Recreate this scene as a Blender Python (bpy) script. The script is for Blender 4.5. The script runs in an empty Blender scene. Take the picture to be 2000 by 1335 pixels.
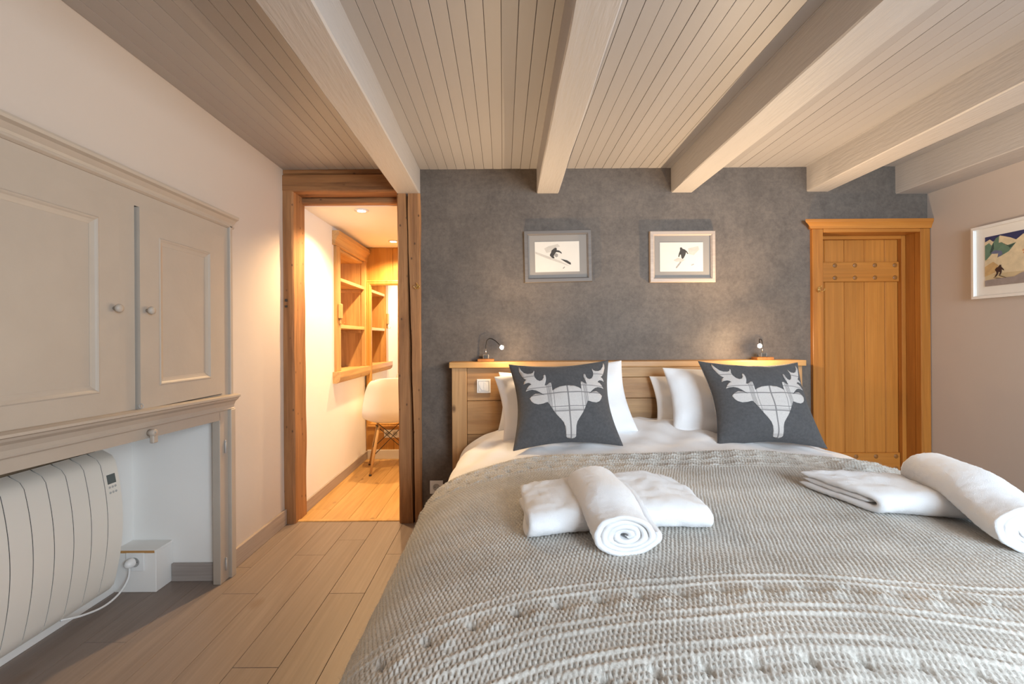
import bpy, bmesh, math, random
import numpy as np
from mathutils import Vector, Matrix, Euler, geometry, noise

random.seed(11)
rng = np.random.default_rng(5)
scene = bpy.context.scene
C = scene.collection
PI = math.pi

# ------------------------------------------------------------------ camera
CAM_Z = 1.12
cam_d = bpy.data.cameras.new('camera')
cam_d.lens = 16.0
cam_d.sensor_width = 36.0
cam_d.shift_x = 0.0085
cam_d.shift_y = -0.00375
cam_d.clip_start = 0.02
cam = bpy.data.objects.new('camera', cam_d)
cam.location = (0, 0, CAM_Z)
cam.rotation_euler = (PI / 2, 0.0065, 0)
C.objects.link(cam)
scene.camera = cam

# ------------------------------------------------------------------ view / world / lights
scene.view_settings.view_transform = 'Standard'
scene.view_settings.look = 'None'
scene.view_settings.gamma = 1.0
scene.view_settings.use_curve_mapping = False
scene.view_settings.exposure = 0.12

world = bpy.data.worlds.new('world')
scene.world = world
world.use_nodes = True
bg = world.node_tree.nodes['Background']
bg.inputs['Color'].default_value = (0.62, 0.80, 1.0, 1)
bg.inputs['Strength'].default_value = 1.0


def light(name, kind, loc, power, color, size=0.05, rot=(0, 0, 0), **kw):
    d = bpy.data.lights.new(name, kind)
    d.energy = power
    d.color = color
    if kind == 'AREA':
        d.shape = 'RECTANGLE'
        d.size, d.size_y = size
    else:
        d.shadow_soft_size = size
    for k, v in kw.items():
        setattr(d, k, v)
    o = bpy.data.objects.new(name, d)
    o.location = loc
    o.rotation_euler = rot
    C.objects.link(o)
    return o


WARM = (1.0, 0.68, 0.35)
# daylight through the window in the wall behind the camera
light('window_daylight', 'AREA', (1.65, -1.28, 1.45), 128, (0.67, 0.845, 1.0), (1.6, 1.15), (PI / 2, 0, 0))
# added warm fill light, no fixture, in the rear half of the room
light('warm_fill_light', 'POINT', (0.9, -0.8, 1.55), 17, (1.0, 0.71, 0.46), 0.14)

# ------------------------------------------------------------------ helpers
org = {}


def setp(o, label=None, cat=None, group=None, kind=None):
    if label: o['label'] = label
    if cat: o['category'] = cat
    if group: o['group'] = group
    if kind: o['kind'] = kind
    return o


def thing(name, label, cat, loc=(0, 0, 0), rot=None, group=None, kind=None):
    o = bpy.data.objects.new(name, None)
    o.empty_display_size = 0.05
    C.objects.link(o)
    o.location = loc
    if rot is not None:
        o.rotation_euler = rot
        org[o] = Vector((0, 0, 0))
    else:
        org[o] = Vector(loc)
    setp(o, label, cat, group, kind)
    return o


def finish(name, me, m, parent, smooth=False):
    n = len(me.vertices)
    co = np.empty(n * 3, np.float32)
    me.vertices.foreach_get('co', co)
    co = co.reshape(-1, 3)
    c = (co.min(0) + co.max(0)) / 2
    co -= c
    me.vertices.foreach_set('co', co.ravel())
    if m is not None:
        me.materials.append(m)
    if smooth:
        me.polygons.foreach_set('use_smooth', np.ones(len(me.polygons), bool))
    me.update()
    o = bpy.data.objects.new(name, me)
    C.objects.link(o)
    cv = Vector([float(v) for v in c])
    org[o] = cv
    if parent is not None:
        o.parent = parent
        o.location = cv - org[parent]
    else:
        o.location = cv
    return o


def build(name, V, F, m, parent=None, smooth=False, fixn=True):
    me = bpy.data.meshes.new(name)
    me.from_pydata([tuple(v) for v in V], [], F)
    if fixn:
        bm = bmesh.new(); bm.from_mesh(me)
        bmesh.ops.recalc_face_normals(bm, faces=bm.faces[:])
        bm.to_mesh(me); bm.free()
    return finish(name, me, m, parent, smooth)


def from_bm(name, bm, m, parent=None, smooth=False):
    bmesh.ops.recalc_face_normals(bm, faces=bm.faces[:])
    me = bpy.data.meshes.new(name)
    bm.to_mesh(me); bm.free()
    return finish(name, me, m, parent, smooth)


def add_box(bm, x0, x1, y0, y1, z0, z1, bev=0.0, seg=1):
    vs = [bm.verts.new(p) for p in ((x0, y0, z0), (x1, y0, z0), (x1, y1, z0), (x0, y1, z0),
                                    (x0, y0, z1), (x1, y0, z1), (x1, y1, z1), (x0, y1, z1))]
    fs = [bm.faces.new([vs[i] for i in q]) for q in
          ((0, 3, 2, 1), (4, 5, 6, 7), (0, 1, 5, 4), (1, 2, 6, 5), (2, 3, 7, 6), (3, 0, 4, 7))]
    if bev > 0:
        es = list({e for f in fs for e in f.edges})
        bmesh.ops.bevel(bm, geom=es, offset=bev, segments=seg, affect='EDGES', profile=0.6)


def boxes(name, lst, m, parent=None, bev=0.0, seg=1, smooth=False):
    bm = bmesh.new()
    for b in lst:
        add_box(bm, *b, bev=bev, seg=seg)
    return from_bm(name, bm, m, parent, smooth)


def box(name, x0, x1, y0, y1, z0, z1, m, parent=None, bev=0.0, seg=1):
    return boxes(name, [(x0, x1, y0, y1, z0, z1)], m, parent, bev, seg)


def prism(name, poly, off, m, parent=None, smooth=False):
    """poly: list of 3D points of one cap, off: extrusion vector"""
    n = len(poly)
    off = Vector(off)
    V = [Vector(p) for p in poly] + [Vector(p) + off for p in poly]
    F = [list(range(n)), list(range(2 * n - 1, n - 1, -1))]
    F += [[i, (i + 1) % n, n + (i + 1) % n, n + i] for i in range(n)]
    return build(name, V, F, m, parent, smooth)


def frame_ring(name, u0, u1, v0, v1, prof, mp, m, parent=None):
    """mitred frame; prof = closed list of (inset, height)"""
    V, F = [], []
    k = len(prof)
    for (i, w) in prof:
        for (u, v) in ((u0 + i, v0 + i), (u1 - i, v0 + i), (u1 - i, v1 - i), (u0 + i, v1 - i)):
            V.append(mp(u, v, w))
    for a in range(k):
        b = (a + 1) % k
        for c in range(4):
            d = (c + 1) % 4
            F.append([a * 4 + c, a * 4 + d, b * 4 + d, b * 4 + c])
    return build(name, V, F, m, parent)


def tube_geo(pts, r, seg=10, cap=True):
    pts = [Vector(p) for p in pts]
    n = len(pts)
    rs = r if isinstance(r, (list, tuple)) else [r] * n
    V, F = [], []
    up = None
    for i, p in enumerate(pts):
        t = (pts[min(i + 1, n - 1)] - pts[max(i - 1, 0)]).normalized()
        if up is None:
            up = Vector((0, 0, 1)) if abs(t.z) < 0.9 else Vector((1, 0, 0))
        a = (up - t * up.dot(t)).normalized()
        b = t.cross(a)
        up = a
        for j in range(seg):
            w = 2 * PI * j / seg
            V.append(p + (a * math.cos(w) + b * math.sin(w)) * rs[i])
    for i in range(n - 1):
        for j in range(seg):
            k = (j + 1) % seg
            F.append([i * seg + j, i * seg + k, (i + 1) * seg + k, (i + 1) * seg + j])
    if cap:
        F.append(list(range(seg))[::-1])
        F.append([(n - 1) * seg + j for j in range(seg)])
    return V, F


def tube(name, pts, r, m, parent=None, seg=10, smooth=True):
    V, F = tube_geo(pts, r, seg)
    return build(name, V, F, m, parent, smooth)


def catmull(P, n=8):
    P = [Vector(p) for p in P]
    Q = [P[0] * 2 - P[1]] + P + [P[-1] * 2 - P[-2]]
    out = []
    for i in range(1, len(Q) - 2):
        for k in range(n):
            t = k / n
            a, b, c, d = Q[i - 1], Q[i], Q[i + 1], Q[i + 2]
            out.append(0.5 * ((2 * b) + (c - a) * t + (2 * a - 5 * b + 4 * c - d) * t * t + (3 * b - a - 3 * c + d) * t ** 3))
    out.append(P[-1])
    return out


def lathe(name, prof, m, parent=None, base=(0, 0, 0), axis='Z', seg=20, smooth=True):
    """prof: list of (radius, height along axis)"""
    V, F = [], []
    base = Vector(base)
    ax = {'X': Vector((1, 0, 0)), '-X': Vector((-1, 0, 0)), 'Y': Vector((0, 1, 0)), '-Y': Vector((0, -1, 0)),
          'Z': Vector((0, 0, 1)), '-Z': Vector((0, 0, -1))}[axis] if isinstance(axis, str) else Vector(axis).normalized()
    a = ax.orthogonal().normalized()
    b = ax.cross(a)
    for (r, h) in prof:
        for j in range(seg):
            w = 2 * PI * j / seg
            V.append(base + ax * h + (a * math.cos(w) + b * math.sin(w)) * max(r, 1e-5))
    for i in range(len(prof) - 1):
        for j in range(seg):
            k = (j + 1) % seg
            F.append([i * seg + j, i * seg + k, (i + 1) * seg + k, (i + 1) * seg + j])
    F.append(list(range(seg)))
    F.append([(len(prof) - 1) * seg + j for j in range(seg)])
    return build(name, V, F, m, parent, smooth)


def mod_bevel(o, w=0.002, seg=2):
    md = o.modifiers.new('bevel', 'BEVEL')
    md.width = w; md.segments = seg; md.limit_method = 'ANGLE'
    return o


def weld_smooth(o, ang=40):
    me = o.data
    me.polygons.foreach_set('use_smooth', np.ones(len(me.polygons), bool))
    me.set_sharp_from_angle(angle=math.radians(ang))
    return o


# ------------------------------------------------------------------ materials
def new_mat(name):
    m = bpy.data.materials.new(name)
    m.use_nodes = True
    nt = m.node_tree
    b = nt.nodes['Principled BSDF']
    return m, nt, b


def N(nt, kind, **kw):
    n = nt.nodes.new(kind)
    for k, v in kw.items():
        if k in n.inputs:
            n.inputs[k].default_value = v
        else:
            setattr(n, k, v)
    return n


def rgba(c):
    return (c[0], c[1], c[2], 1.0)


def plain(name, col, rough=0.55, var=0.06, scale=6.0, bump=0.0, bscale=60.0, metal=0.0, spec=0.5, stretch=(1, 1, 1), sheen=0.0):
    m, nt, b = new_mat(name)
    tc = N(nt, 'ShaderNodeTexCoord')
    mp = N(nt, 'ShaderNodeMapping')
    mp.inputs['Scale'].default_value = stretch
    nt.links.new(tc.outputs['Object'], mp.inputs['Vector'])
    nz = N(nt, 'ShaderNodeTexNoise', Scale=scale, Detail=5.0, Roughness=0.6)
    nt.links.new(mp.outputs['Vector'], nz.inputs['Vector'])
    cr = N(nt, 'ShaderNodeValToRGB')
    e = cr.color_ramp.elements
    e[0].position = 0.25; e[1].position = 0.75
    e[0].color = rgba([c * (1 - var) for c in col])
    e[1].color = rgba([min(1, c * (1 + var)) for c in col])
    nt.links.new(nz.outputs['Fac'], cr.inputs['Fac'])
    nt.links.new(cr.outputs['Color'], b.inputs['Base Color'])
    b.inputs['Roughness'].default_value = rough
    b.inputs['Metallic'].default_value = metal
    b.inputs['Specular IOR Level'].default_value = spec
    if sheen:
        b.inputs['Sheen Weight'].default_value = sheen
        b.inputs['Sheen Roughness'].default_value = 0.5
    if bump:
        n2 = N(nt, 'ShaderNodeTexNoise', Scale=bscale, Detail=4.0)
        nt.links.new(mp.outputs['Vector'], n2.inputs['Vector'])
        bp = N(nt, 'ShaderNodeBump', Strength=bump, Distance=0.01)
        nt.links.new(n2.outputs['Fac'], bp.inputs['Height'])
        nt.links.new(bp.outputs['Normal'], b.inputs['Normal'])
    return m


def wood(name, c_dark, c_light, axis='Z', grain=1.0, rough=0.5, knots=0.0, bump=0.25, objvar=0.16, knot_col=(0.06, 0.025, 0.01), kscale=5.0):
    m, nt, b = new_mat(name)
    tc = N(nt, 'ShaderNodeTexCoord')
    oi = N(nt, 'ShaderNodeObjectInfo')
    sh = N(nt, 'ShaderNodeVectorMath', operation='SCALE')
    cmb = N(nt, 'ShaderNodeCombineXYZ')
    for k, f in (('X', 17.0), ('Y', 31.0), ('Z', 23.0)):
        mu = N(nt, 'ShaderNodeMath', operation='MULTIPLY'); mu.inputs[1].default_value = f
        nt.links.new(oi.outputs['Random'], mu.inputs[0])
        nt.links.new(mu.outputs[0], cmb.inputs[k])
    add = N(nt, 'ShaderNodeVectorMath', operation='ADD')
    nt.links.new(tc.outputs['Object'], add.inputs[0])
    nt.links.new(cmb.outputs[0], add.inputs[1])
    s = [14 * grain] * 3
    s['XYZ'.index(axis)] = 1.1 * grain
    mp = N(nt, 'ShaderNodeMapping'); mp.inputs['Scale'].default_value = s
    nt.links.new(add.outputs[0], mp.inputs['Vector'])
    n1 = N(nt, 'ShaderNodeTexNoise', Scale=1.0, Detail=6.0, Roughness=0.62, Distortion=1.3)
    nt.links.new(mp.outputs[0], n1.inputs['Vector'])
    cr = N(nt, 'ShaderNodeValToRGB')
    e = cr.color_ramp.elements
    e[0].position = 0.32; e[1].position = 0.68
    e[0].color = rgba(c_dark); e[1].color = rgba(c_light)
    nt.links.new(n1.outputs['Fac'], cr.inputs['Fac'])
    # fine grain lines
    mp2 = N(nt, 'ShaderNodeMapping')
    s2 = [110 * grain] * 3; s2['XYZ'.index(axis)] = 3.0 * grain
    mp2.inputs['Scale'].default_value = s2
    nt.links.new(add.outputs[0], mp2.inputs['Vector'])
    n2 = N(nt, 'ShaderNodeTexNoise', Scale=1.0, Detail=3.0, Roughness=0.5)
    nt.links.new(mp2.outputs[0], n2.inputs['Vector'])
    mr = N(nt, 'ShaderNodeMapRange'); mr.inputs[1].default_value = 0.3; mr.inputs[2].default_value = 0.7
    mr.inputs[3].default_value = 0.88; mr.inputs[4].default_value = 1.06
    nt.links.new(n2.outputs['Fac'], mr.inputs[0])
    # per-object tone
    ov = N(nt, 'ShaderNodeMapRange'); ov.inputs[3].default_value = 1 - objvar; ov.inputs[4].default_value = 1 + objvar
    nt.links.new(oi.outputs['Random'], ov.inputs[0])
    mu = N(nt, 'ShaderNodeMath', operation='MULTIPLY')
    nt.links.new(mr.outputs[0], mu.inputs[0]); nt.links.new(ov.outputs[0], mu.inputs[1])
    mx = N(nt, 'ShaderNodeVectorMath', operation='SCALE')
    nt.links.new(cr.outputs['Color'], mx.inputs[0]); nt.links.new(mu.outputs[0], mx.inputs['Scale'])
    out = mx.outputs[0]
    if knots > 0:
        sk = [kscale * 1.6] * 3; sk['XYZ'.index(axis)] = kscale
        mp3 = N(nt, 'ShaderNodeMapping'); mp3.inputs['Scale'].default_value = sk
        nt.links.new(add.outputs[0], mp3.inputs['Vector'])
        vo = N(nt, 'ShaderNodeTexVoronoi', Scale=1.0)
        nt.links.new(mp3.outputs[0], vo.inputs['Vector'])
        kr = N(nt, 'ShaderNodeMapRange'); kr.inputs[1].default_value = 0.05; kr.inputs[2].default_value = 0.14
        kr.inputs[3].default_value = knots; kr.inputs[4].default_value = 0.0
        nt.links.new(vo.outputs['Distance'], kr.inputs[0])
        mk = N(nt, 'ShaderNodeMixRGB'); mk.inputs[2].default_value = rgba(knot_col)
        nt.links.new(kr.outputs[0], mk.inputs[0]); nt.links.new(out, mk.inputs[1])
        out = mk.outputs[0]
    nt.links.new(out, b.inputs['Base Color'])
    b.inputs['Roughness'].default_value = rough
    bp = N(nt, 'ShaderNodeBump', Strength=bump, Distance=0.004)
    nt.links.new(n2.outputs['Fac'], bp.inputs['Height'])
    nt.links.new(bp.outputs['Normal'], b.inputs['Normal'])
    return m


def emis(name, col, strength):
    m, nt, b = new_mat(name)
    b.inputs['Base Color'].default_value = rgba(col)
    b.inputs['Emission Color'].default_value = rgba(col)
    b.inputs['Emission Strength'].default_value = strength
    return m


M = {}
M['plaster'] = plain('plaster_wall', (0.57, 0.49, 0.425), 0.9, 0.02, 1.5, 0.06, 25)
M['plaster_right'] = plain('taupe_wall', (0.52, 0.435, 0.372), 0.9, 0.02, 1.5, 0.05, 25)
M['plaster_white'] = plain('white_plaster', (0.83, 0.80, 0.76), 0.9, 0.02, 2.0, 0.05, 25)
M['plaster_vanity'] = plain('vanity_plaster', (0.88, 0.85, 0.80), 0.85, 0.02, 2.0, 0.08, 12)
M['cab'] = plain('cupboard_paint', (0.43, 0.366, 0.303), 0.45, 0.035, 8.0, 0.06, 40)
M['niche_stone'] = plain('niche_stone', (0.22, 0.16, 0.10), 0.95, 0.3, 20.0, 0.8, 40)
M['beam_paint'] = plain('beam_paint', (0.435, 0.404, 0.386), 0.55, 0.04, 3.0, 0.25, 14, stretch=(6, 0.7, 6))
M['ceil_back'] = plain('ceiling_backing', (0.16, 0.13, 0.11), 0.9)
M['base'] = wood('baseboard_wood', (0.38, 0.305, 0.255), (0.44, 0.36, 0.305), 'Y', 1.0, 0.55, 0, 0.15, 0.05)
M['base_x'] = wood('baseboard_wood_cross', (0.33, 0.28, 0.25), (0.38, 0.33, 0.30), 'X', 1.0, 0.55, 0, 0.15, 0.05)
M['timber_z'] = wood('old_timber_post', (0.23, 0.098, 0.034), (0.45, 0.215, 0.082), 'Z', 0.8, 0.7, 0.85, 0.7, 0.1, kscale=13)
M['timber_x'] = wood('old_timber_lintel', (0.19, 0.080, 0.028), (0.44, 0.205, 0.075), 'X', 0.8, 0.7, 0.85, 0.7, 0.1, kscale=11)
M['head_x'] = wood('headboard_plank', (0.29, 0.145, 0.055), (0.52, 0.305, 0.132), 'X', 0.6, 0.55, 0.85, 0.3, 0.16, (0.12, 0.055, 0.02), 5)
M['head_z'] = wood('headboard_stile', (0.30, 0.15, 0.058), (0.52, 0.305, 0.132), 'Z', 0.6, 0.55, 0.85, 0.3, 0.08, (0.12, 0.055, 0.02), 5)
M['shelf_x'] = wood('headboard_shelf', (0.44, 0.215, 0.065), (0.57, 0.315, 0.11), 'X', 0.7, 0.42, 0.4, 0.2, 0.05, (0.2, 0.09, 0.03), 4)
M['door_z'] = wood('honey_door', (0.44, 0.153, 0.022), (0.52, 0.198, 0.034), 'Z', 0.8, 0.38, 0.0, 0.08, 0.05)
M['door_x'] = wood('honey_door_cross', (0.44, 0.153, 0.022), (0.52, 0.198, 0.034), 'X', 0.8, 0.38, 0.0, 0.08, 0.05)
M['casing_z'] = wood('casing_wood', (0.34, 0.115, 0.017), (0.47, 0.18, 0.03), 'Z', 0.9, 0.35, 0.0, 0.12, 0.12)
M['plug'] = wood('plug_wood', (0.22, 0.085, 0.018), (0.30, 0.12, 0.028), 'Z', 1, 0.4, 0, 0.1, 0.1)
M['floor'] = wood('floor_oak', (0.238, 0.183, 0.152), (0.268, 0.210, 0.176), 'Y', 0.75, 0.42, 0.45, 0.08, 0.05, (0.17, 0.105, 0.065), 2.6)
M['floor_gold'] = wood('vanity_floor', (0.50, 0.27, 0.085), (0.66, 0.40, 0.15), 'Y', 0.7, 0.4, 0.75, 0.12, 0.06, (0.14, 0.06, 0.02), 4.0)
M['alc_x'] = wood('alcove_wood_cross', (0.46, 0.25, 0.09), (0.66, 0.41, 0.17), 'Y', 0.8, 0.55, 0.4, 0.2, 0.08, (0.2, 0.09, 0.03), 5)
M['alc_z'] = wood('alcove_wood_upright', (0.38, 0.19, 0.06), (0.60, 0.35, 0.13), 'Z', 0.8, 0.55, 0.5, 0.2, 0.10, (0.2, 0.09, 0.03), 5)
M['mir_z'] = wood('mirror_frame_wood', (0.46, 0.21, 0.04), (0.56, 0.29, 0.07), 'Z', 0.8, 0.4, 0, 0.12, 0.05)
M['white_pl'] = plain('white_plastic', (0.82, 0.81, 0.79), 0.35, 0.01)
M['chair_pl'] = plain('chair_shell_plastic', (0.84, 0.83, 0.80), 0.38, 0.01)
M['rad'] = plain('radiator_enamel', (0.84, 0.785, 0.70), 0.38, 0.01)
M['dark'] = plain('dark_plastic_gap_shade', (0.025, 0.024, 0.024), 0.45, 0.05)  # dark plastic parts, and the painted shade behind the cupboard door gap
M['lcd'] = plain('lcd_glass', (0.10, 0.115, 0.11), 0.2, 0.05)
M['greyb'] = plain('button_grey', (0.45, 0.44, 0.42), 0.5, 0.02)
M['chrome'] = plain('chrome', (0.78, 0.77, 0.75), 0.18, 0.01, metal=1.0)
M['brass'] = plain('brass', (0.72, 0.50, 0.20), 0.28, 0.05, metal=1.0)
M['iron'] = plain('painted_iron', (0.42, 0.40, 0.38), 0.45, 0.1)
M['steel_dk'] = plain('dark_steel', (0.05, 0.045, 0.04), 0.4, 0.05, metal=0.8)
M['maple'] = wood('dowel_maple', (0.50, 0.29, 0.11), (0.62, 0.38, 0.16), 'Z', 1, 0.45, 0, 0.1, 0.05)
M['linen'] = plain('white_cotton', (0.86, 0.85, 0.85), 0.85, 0.012, 5.0, 0.12, 260, sheen=0.1)
M['terry'] = plain('white_terry', (0.91, 0.91, 0.92), 0.95, 0.012, 20.0, 0.55, 800, sheen=0.3)
M['paper'] = plain('print_paper', (0.66, 0.61, 0.54), 0.8, 0.02, 12.0)
M['paper_grey'] = plain('print_wash', (0.50, 0.455, 0.40), 0.8, 0.12, 30.0)
M['ink'] = plain('print_ink', (0.045, 0.04, 0.036), 0.8, 0.25, 90.0)
M['ink_mid'] = plain('print_ink_mid', (0.30, 0.275, 0.25), 0.8, 0.2, 90.0)
M['mat_grey'] = plain('picture_mount', (0.27, 0.245, 0.222), 0.85, 0.03)
M['frame_grey'] = wood('frame_grey_wood', (0.125, 0.108, 0.097), (0.145, 0.126, 0.114), 'X', 1, 0.5, 0, 0.08, 0.04)
M['frame_champ'] = wood('frame_champagne_wood', (0.42, 0.33, 0.265), (0.46, 0.365, 0.295), 'X', 1, 0.4, 0, 0.06, 0.04)
M['frame_white'] = plain('frame_white_lacquer', (0.80, 0.77, 0.72), 0.3, 0.01)
M['mount_white'] = plain('mount_white', (0.76, 0.72, 0.66), 0.8, 0.01)
M['bulb'] = emis('lamp_led', (1.0, 0.84, 0.62), 60)
M['spot'] = emis('downlight_lens', (1.0, 0.84, 0.58), 40)


def wallpaper():
    m, nt, b = new_mat('grey_wallpaper')
    tc = N(nt, 'ShaderNodeTexCoord')
    n1 = N(nt, 'ShaderNodeTexNoise', Scale=7.0, Detail=10.0, Roughness=0.72, Distortion=0.4)
    n2 = N(nt, 'ShaderNodeTexNoise', Scale=38.0, Detail=8.0, Roughness=0.75)
    mp = N(nt, 'ShaderNodeMapping'); mp.inputs['Scale'].default_value = (2.2, 1, 2.6)
    vo = N(nt, 'ShaderNodeTexVoronoi', Scale=1.0); vo.distance = 'CHEBYCHEV'
    vo.inputs['Randomness'].default_value = 0.55
    mp3 = N(nt, 'ShaderNodeMapping'); mp3.inputs['Scale'].default_value = (1.2, 1, 90)
    n3 = N(nt, 'ShaderNodeTexNoise', Scale=1.6, Detail=3.0)
    nt.links.new(tc.outputs['Object'], n1.inputs['Vector'])
    nt.links.new(tc.outputs['Object'], n2.inputs['Vector'])
    nt.links.new(tc.outputs['Object'], mp.inputs['Vector']); nt.links.new(mp.outputs[0], vo.inputs['Vector'])
    nt.links.new(tc.outputs['Object'], mp3.inputs['Vector']); nt.links.new(mp3.outputs[0], n3.inputs['Vector'])
    cr = N(nt, 'ShaderNodeValToRGB')
    e = cr.color_ramp.elements
    e[0].position = 0.38; e[1].position = 0.62
    e[0].color = (0.083, 0.065, 0.052, 1); e[1].color = (0.154, 0.121, 0.096, 1)
    mixf = N(nt, 'ShaderNodeMath', operation='MULTIPLY_ADD'); mixf.inputs[1].default_value = 0.5
    nt.links.new(n2.outputs['Fac'], mixf.inputs[0])
    s1 = N(nt, 'ShaderNodeMath', operation='MULTIPLY'); s1.inputs[1].default_value = 0.5
    nt.links.new(n1.outputs['Fac'], s1.inputs[0])
    nt.links.new(s1.outputs[0], mixf.inputs[2])
    nt.links.new(mixf.outputs[0], cr.inputs['Fac'])
    sep = N(nt, 'ShaderNodeSeparateColor'); nt.links.new(vo.outputs['Color'], sep.inputs[0])
    mr = N(nt, 'ShaderNodeMapRange'); mr.inputs[3].default_value = 0.93; mr.inputs[4].default_value = 1.07
    nt.links.new(sep.outputs[0], mr.inputs[0])
    mr3 = N(nt, 'ShaderNodeMapRange'); mr3.inputs[1].default_value = .3; mr3.inputs[2].default_value = .7
    mr3.inputs[3].default_value = 0.985; mr3.inputs[4].default_value = 1.015
    nt.links.new(n3.outputs['Fac'], mr3.inputs[0])
    mu = N(nt, 'ShaderNodeMath', operation='MULTIPLY')
    nt.links.new(mr.outputs[0], mu.inputs[0]); nt.links.new(mr3.outputs[0], mu.inputs[1])
    sc = N(nt, 'ShaderNodeVectorMath', operation='SCALE')
    nt.links.new(cr.outputs['Color'], sc.inputs[0]); nt.links.new(mu.outputs[0], sc.inputs['Scale'])
    nt.links.new(sc.outputs[0], b.inputs['Base Color'])
    b.inputs['Roughness'].default_value = 0.62
    bp = N(nt, 'ShaderNodeBump', Strength=0.2, Distance=0.004)
    nt.links.new(n2.outputs['Fac'], bp.inputs['Height'])
    nt.links.new(bp.outputs['Normal'], b.inputs['Normal'])
    return m


M['wallpaper'] = wallpaper()


def board_paint():
    m, nt, b = new_mat('ceiling_board_paint')
    oi = N(nt, 'ShaderNodeObjectInfo')
    tc = N(nt, 'ShaderNodeTexCoord')
    mp = N(nt, 'ShaderNodeMapping'); mp.inputs['Scale'].default_value = (30, 1.2, 30)
    nt.links.new(tc.outputs['Object'], mp.inputs['Vector'])
    nz = N(nt, 'ShaderNodeTexNoise', Scale=1.0, Detail=4.0)
    nt.links.new(mp.outputs[0], nz.inputs['Vector'])
    a = N(nt, 'ShaderNodeMath', operation='MULTIPLY_ADD'); a.inputs[1].default_value = 0.6
    nt.links.new(oi.outputs['Random'], a.inputs[0])
    s = N(nt, 'ShaderNodeMath', operation='MULTIPLY'); s.inputs[1].default_value = 0.4
    nt.links.new(nz.outputs['Fac'], s.inputs[0]); nt.links.new(s.outputs[0], a.inputs[2])
    cr = N(nt, 'ShaderNodeValToRGB')
    e = cr.color_ramp.elements
    e[0].color = (0.32, 0.296, 0.287, 1); e[1].color = (0.375, 0.349, 0.339, 1)
    nt.links.new(a.outputs[0], cr.inputs['Fac'])
    nt.links.new(cr.outputs['Color'], b.inputs['Base Color'])
    b.inputs['Roughness'].default_value = 0.5
    return m


M['board'] = board_paint()

# ------------------------------------------------------------------ room dimensions
XL, XR = -1.335, 2.595          # side walls
YB, YR = 2.78, -1.3            # back wall, rear wall
ZC = 2.153                      # ceiling boards
CAB_Y0, CAB_Y1 = 0.62, 2.17     # cupboard along the left wall

# ------------------------------------------------------------------ structure: walls
S = 'structure'


def struct(o):
    o['kind'] = 'structure'
    return o


struct(boxes('wall_left', [(-1.9, XL, CAB_Y1, YB + 0.14, 0, 2.3),
                           (-1.9, XL, CAB_Y0, CAB_Y1, 1.66, 2.3),
                           (-1.9, XL, YR, CAB_Y0, 0, 2.3)], M['plaster']))
# alcove behind the radiator
struct(boxes('wall_niche', [(-1.9, -1.74, CAB_Y0, CAB_Y1, 0, 0.645), (-1.9, -1.74, 1.93, CAB_Y1, 0.645, 0.86),
                            (-1.74, XL, 2.13, CAB_Y1 - 0.006, 0, 0.86),
                            (-1.74, XL, CAB_Y0 - 0.0, CAB_Y0 + 0.1, 0, 0.86)], M['plaster_white']))
struct(boxes('trim_1', [(-1.9, -1.735, CAB_Y0 + 0.1, 1.93, 0.645, 0.86), (-1.735, -1.36, CAB_Y0 + 0.1, 2.13, 0.80, 0.86)], M['niche_stone']))
struct(boxes('wall_back', [(-0.503, 1.94, YB, YB + 0.16, 0, 2.3),
                           (1.94, XR, YB, YB + 0.16, 1.775, 2.3),
                           (XL, -0.503, YB + 0.01, YB + 0.14, 2.155, 2.3),
                           ], M['wallpaper']))
struct(boxes('wall_right', [(XR, XR + 0.15, YR, YB + 0.3, 0, 2.3)], M['plaster_right']))
WX0, WX1, WZ0, WZ1 = 0.82, 2.48, 0.84, 2.06
struct(boxes('wall_rear', [(-1.9, WX0, YR - 0.2, YR, 0, 2.3), (WX1, XR + 0.15, YR - 0.2, YR, 0, 2.3),
                           (WX0, WX1, YR - 0.2, YR, 0, WZ0), (WX0, WX1, YR - 0.2, YR, WZ1, 2.3)], M['plaster']))
# window frame in the rear wall
win = thing('window_1', None, None, ((WX0 + WX1) / 2, YR - 0.1, WZ0), kind=S)
boxes('window_frame', [(WX0, WX0 + .05, YR - .13, YR - .07, WZ0, WZ1), (WX1 - .05, WX1, YR - .13, YR - .07, WZ0, WZ1),
                       (WX0 + .05, WX1 - .05, YR - .13, YR - .07, WZ0, WZ0 + .05), (WX0 + .05, WX1 - .05, YR - .13, YR - .07, WZ1 - .05, WZ1),
                       (1.62, 1.68, YR - .13, YR - .07, WZ0 + .05, WZ1 - .05)], M['casing_z'], win)

# floor
fl = struct(box('floor', -1.9, XR + 0.1, YR, 2.80, -0.08, -0.012, M['ceil_back']))
PW = 0.158
plank_me = {}


def plank_mesh(key, w, l, t, m):
    if key in plank_me:
        return plank_me[key]
    bm = bmesh.new()
    add_box(bm, -w / 2, w / 2, -l / 2, l / 2, -t, 0, bev=0.0011)
    bmesh.ops.recalc_face_normals(bm, faces=bm.faces[:])
    me = bpy.data.meshes.new('plank')
    bm.to_mesh(me); bm.free()
    me.materials.append(m)
    plank_me[key] = me
    return me


def lay_row(parent, x0, w, ya, yb, joints, m, z=0.0, key='p'):
    ys = [ya] + sorted(j for j in joints if ya + 0.03 < j < yb - 0.03) + [yb]
    for a, b in zip(ys[:-1], ys[1:]):
        l = round(b - a, 3)
        me = plank_mesh((key, round(w, 3), l), w - 0.0012, l - 0.0012, 0.012, m)
        o = bpy.data.objects.new('plank', me)
        C.objects.link(o)
        o.parent = parent
        o.location = Vector((x0 + w / 2, (a + b) / 2, z)) - org[parent]


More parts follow.
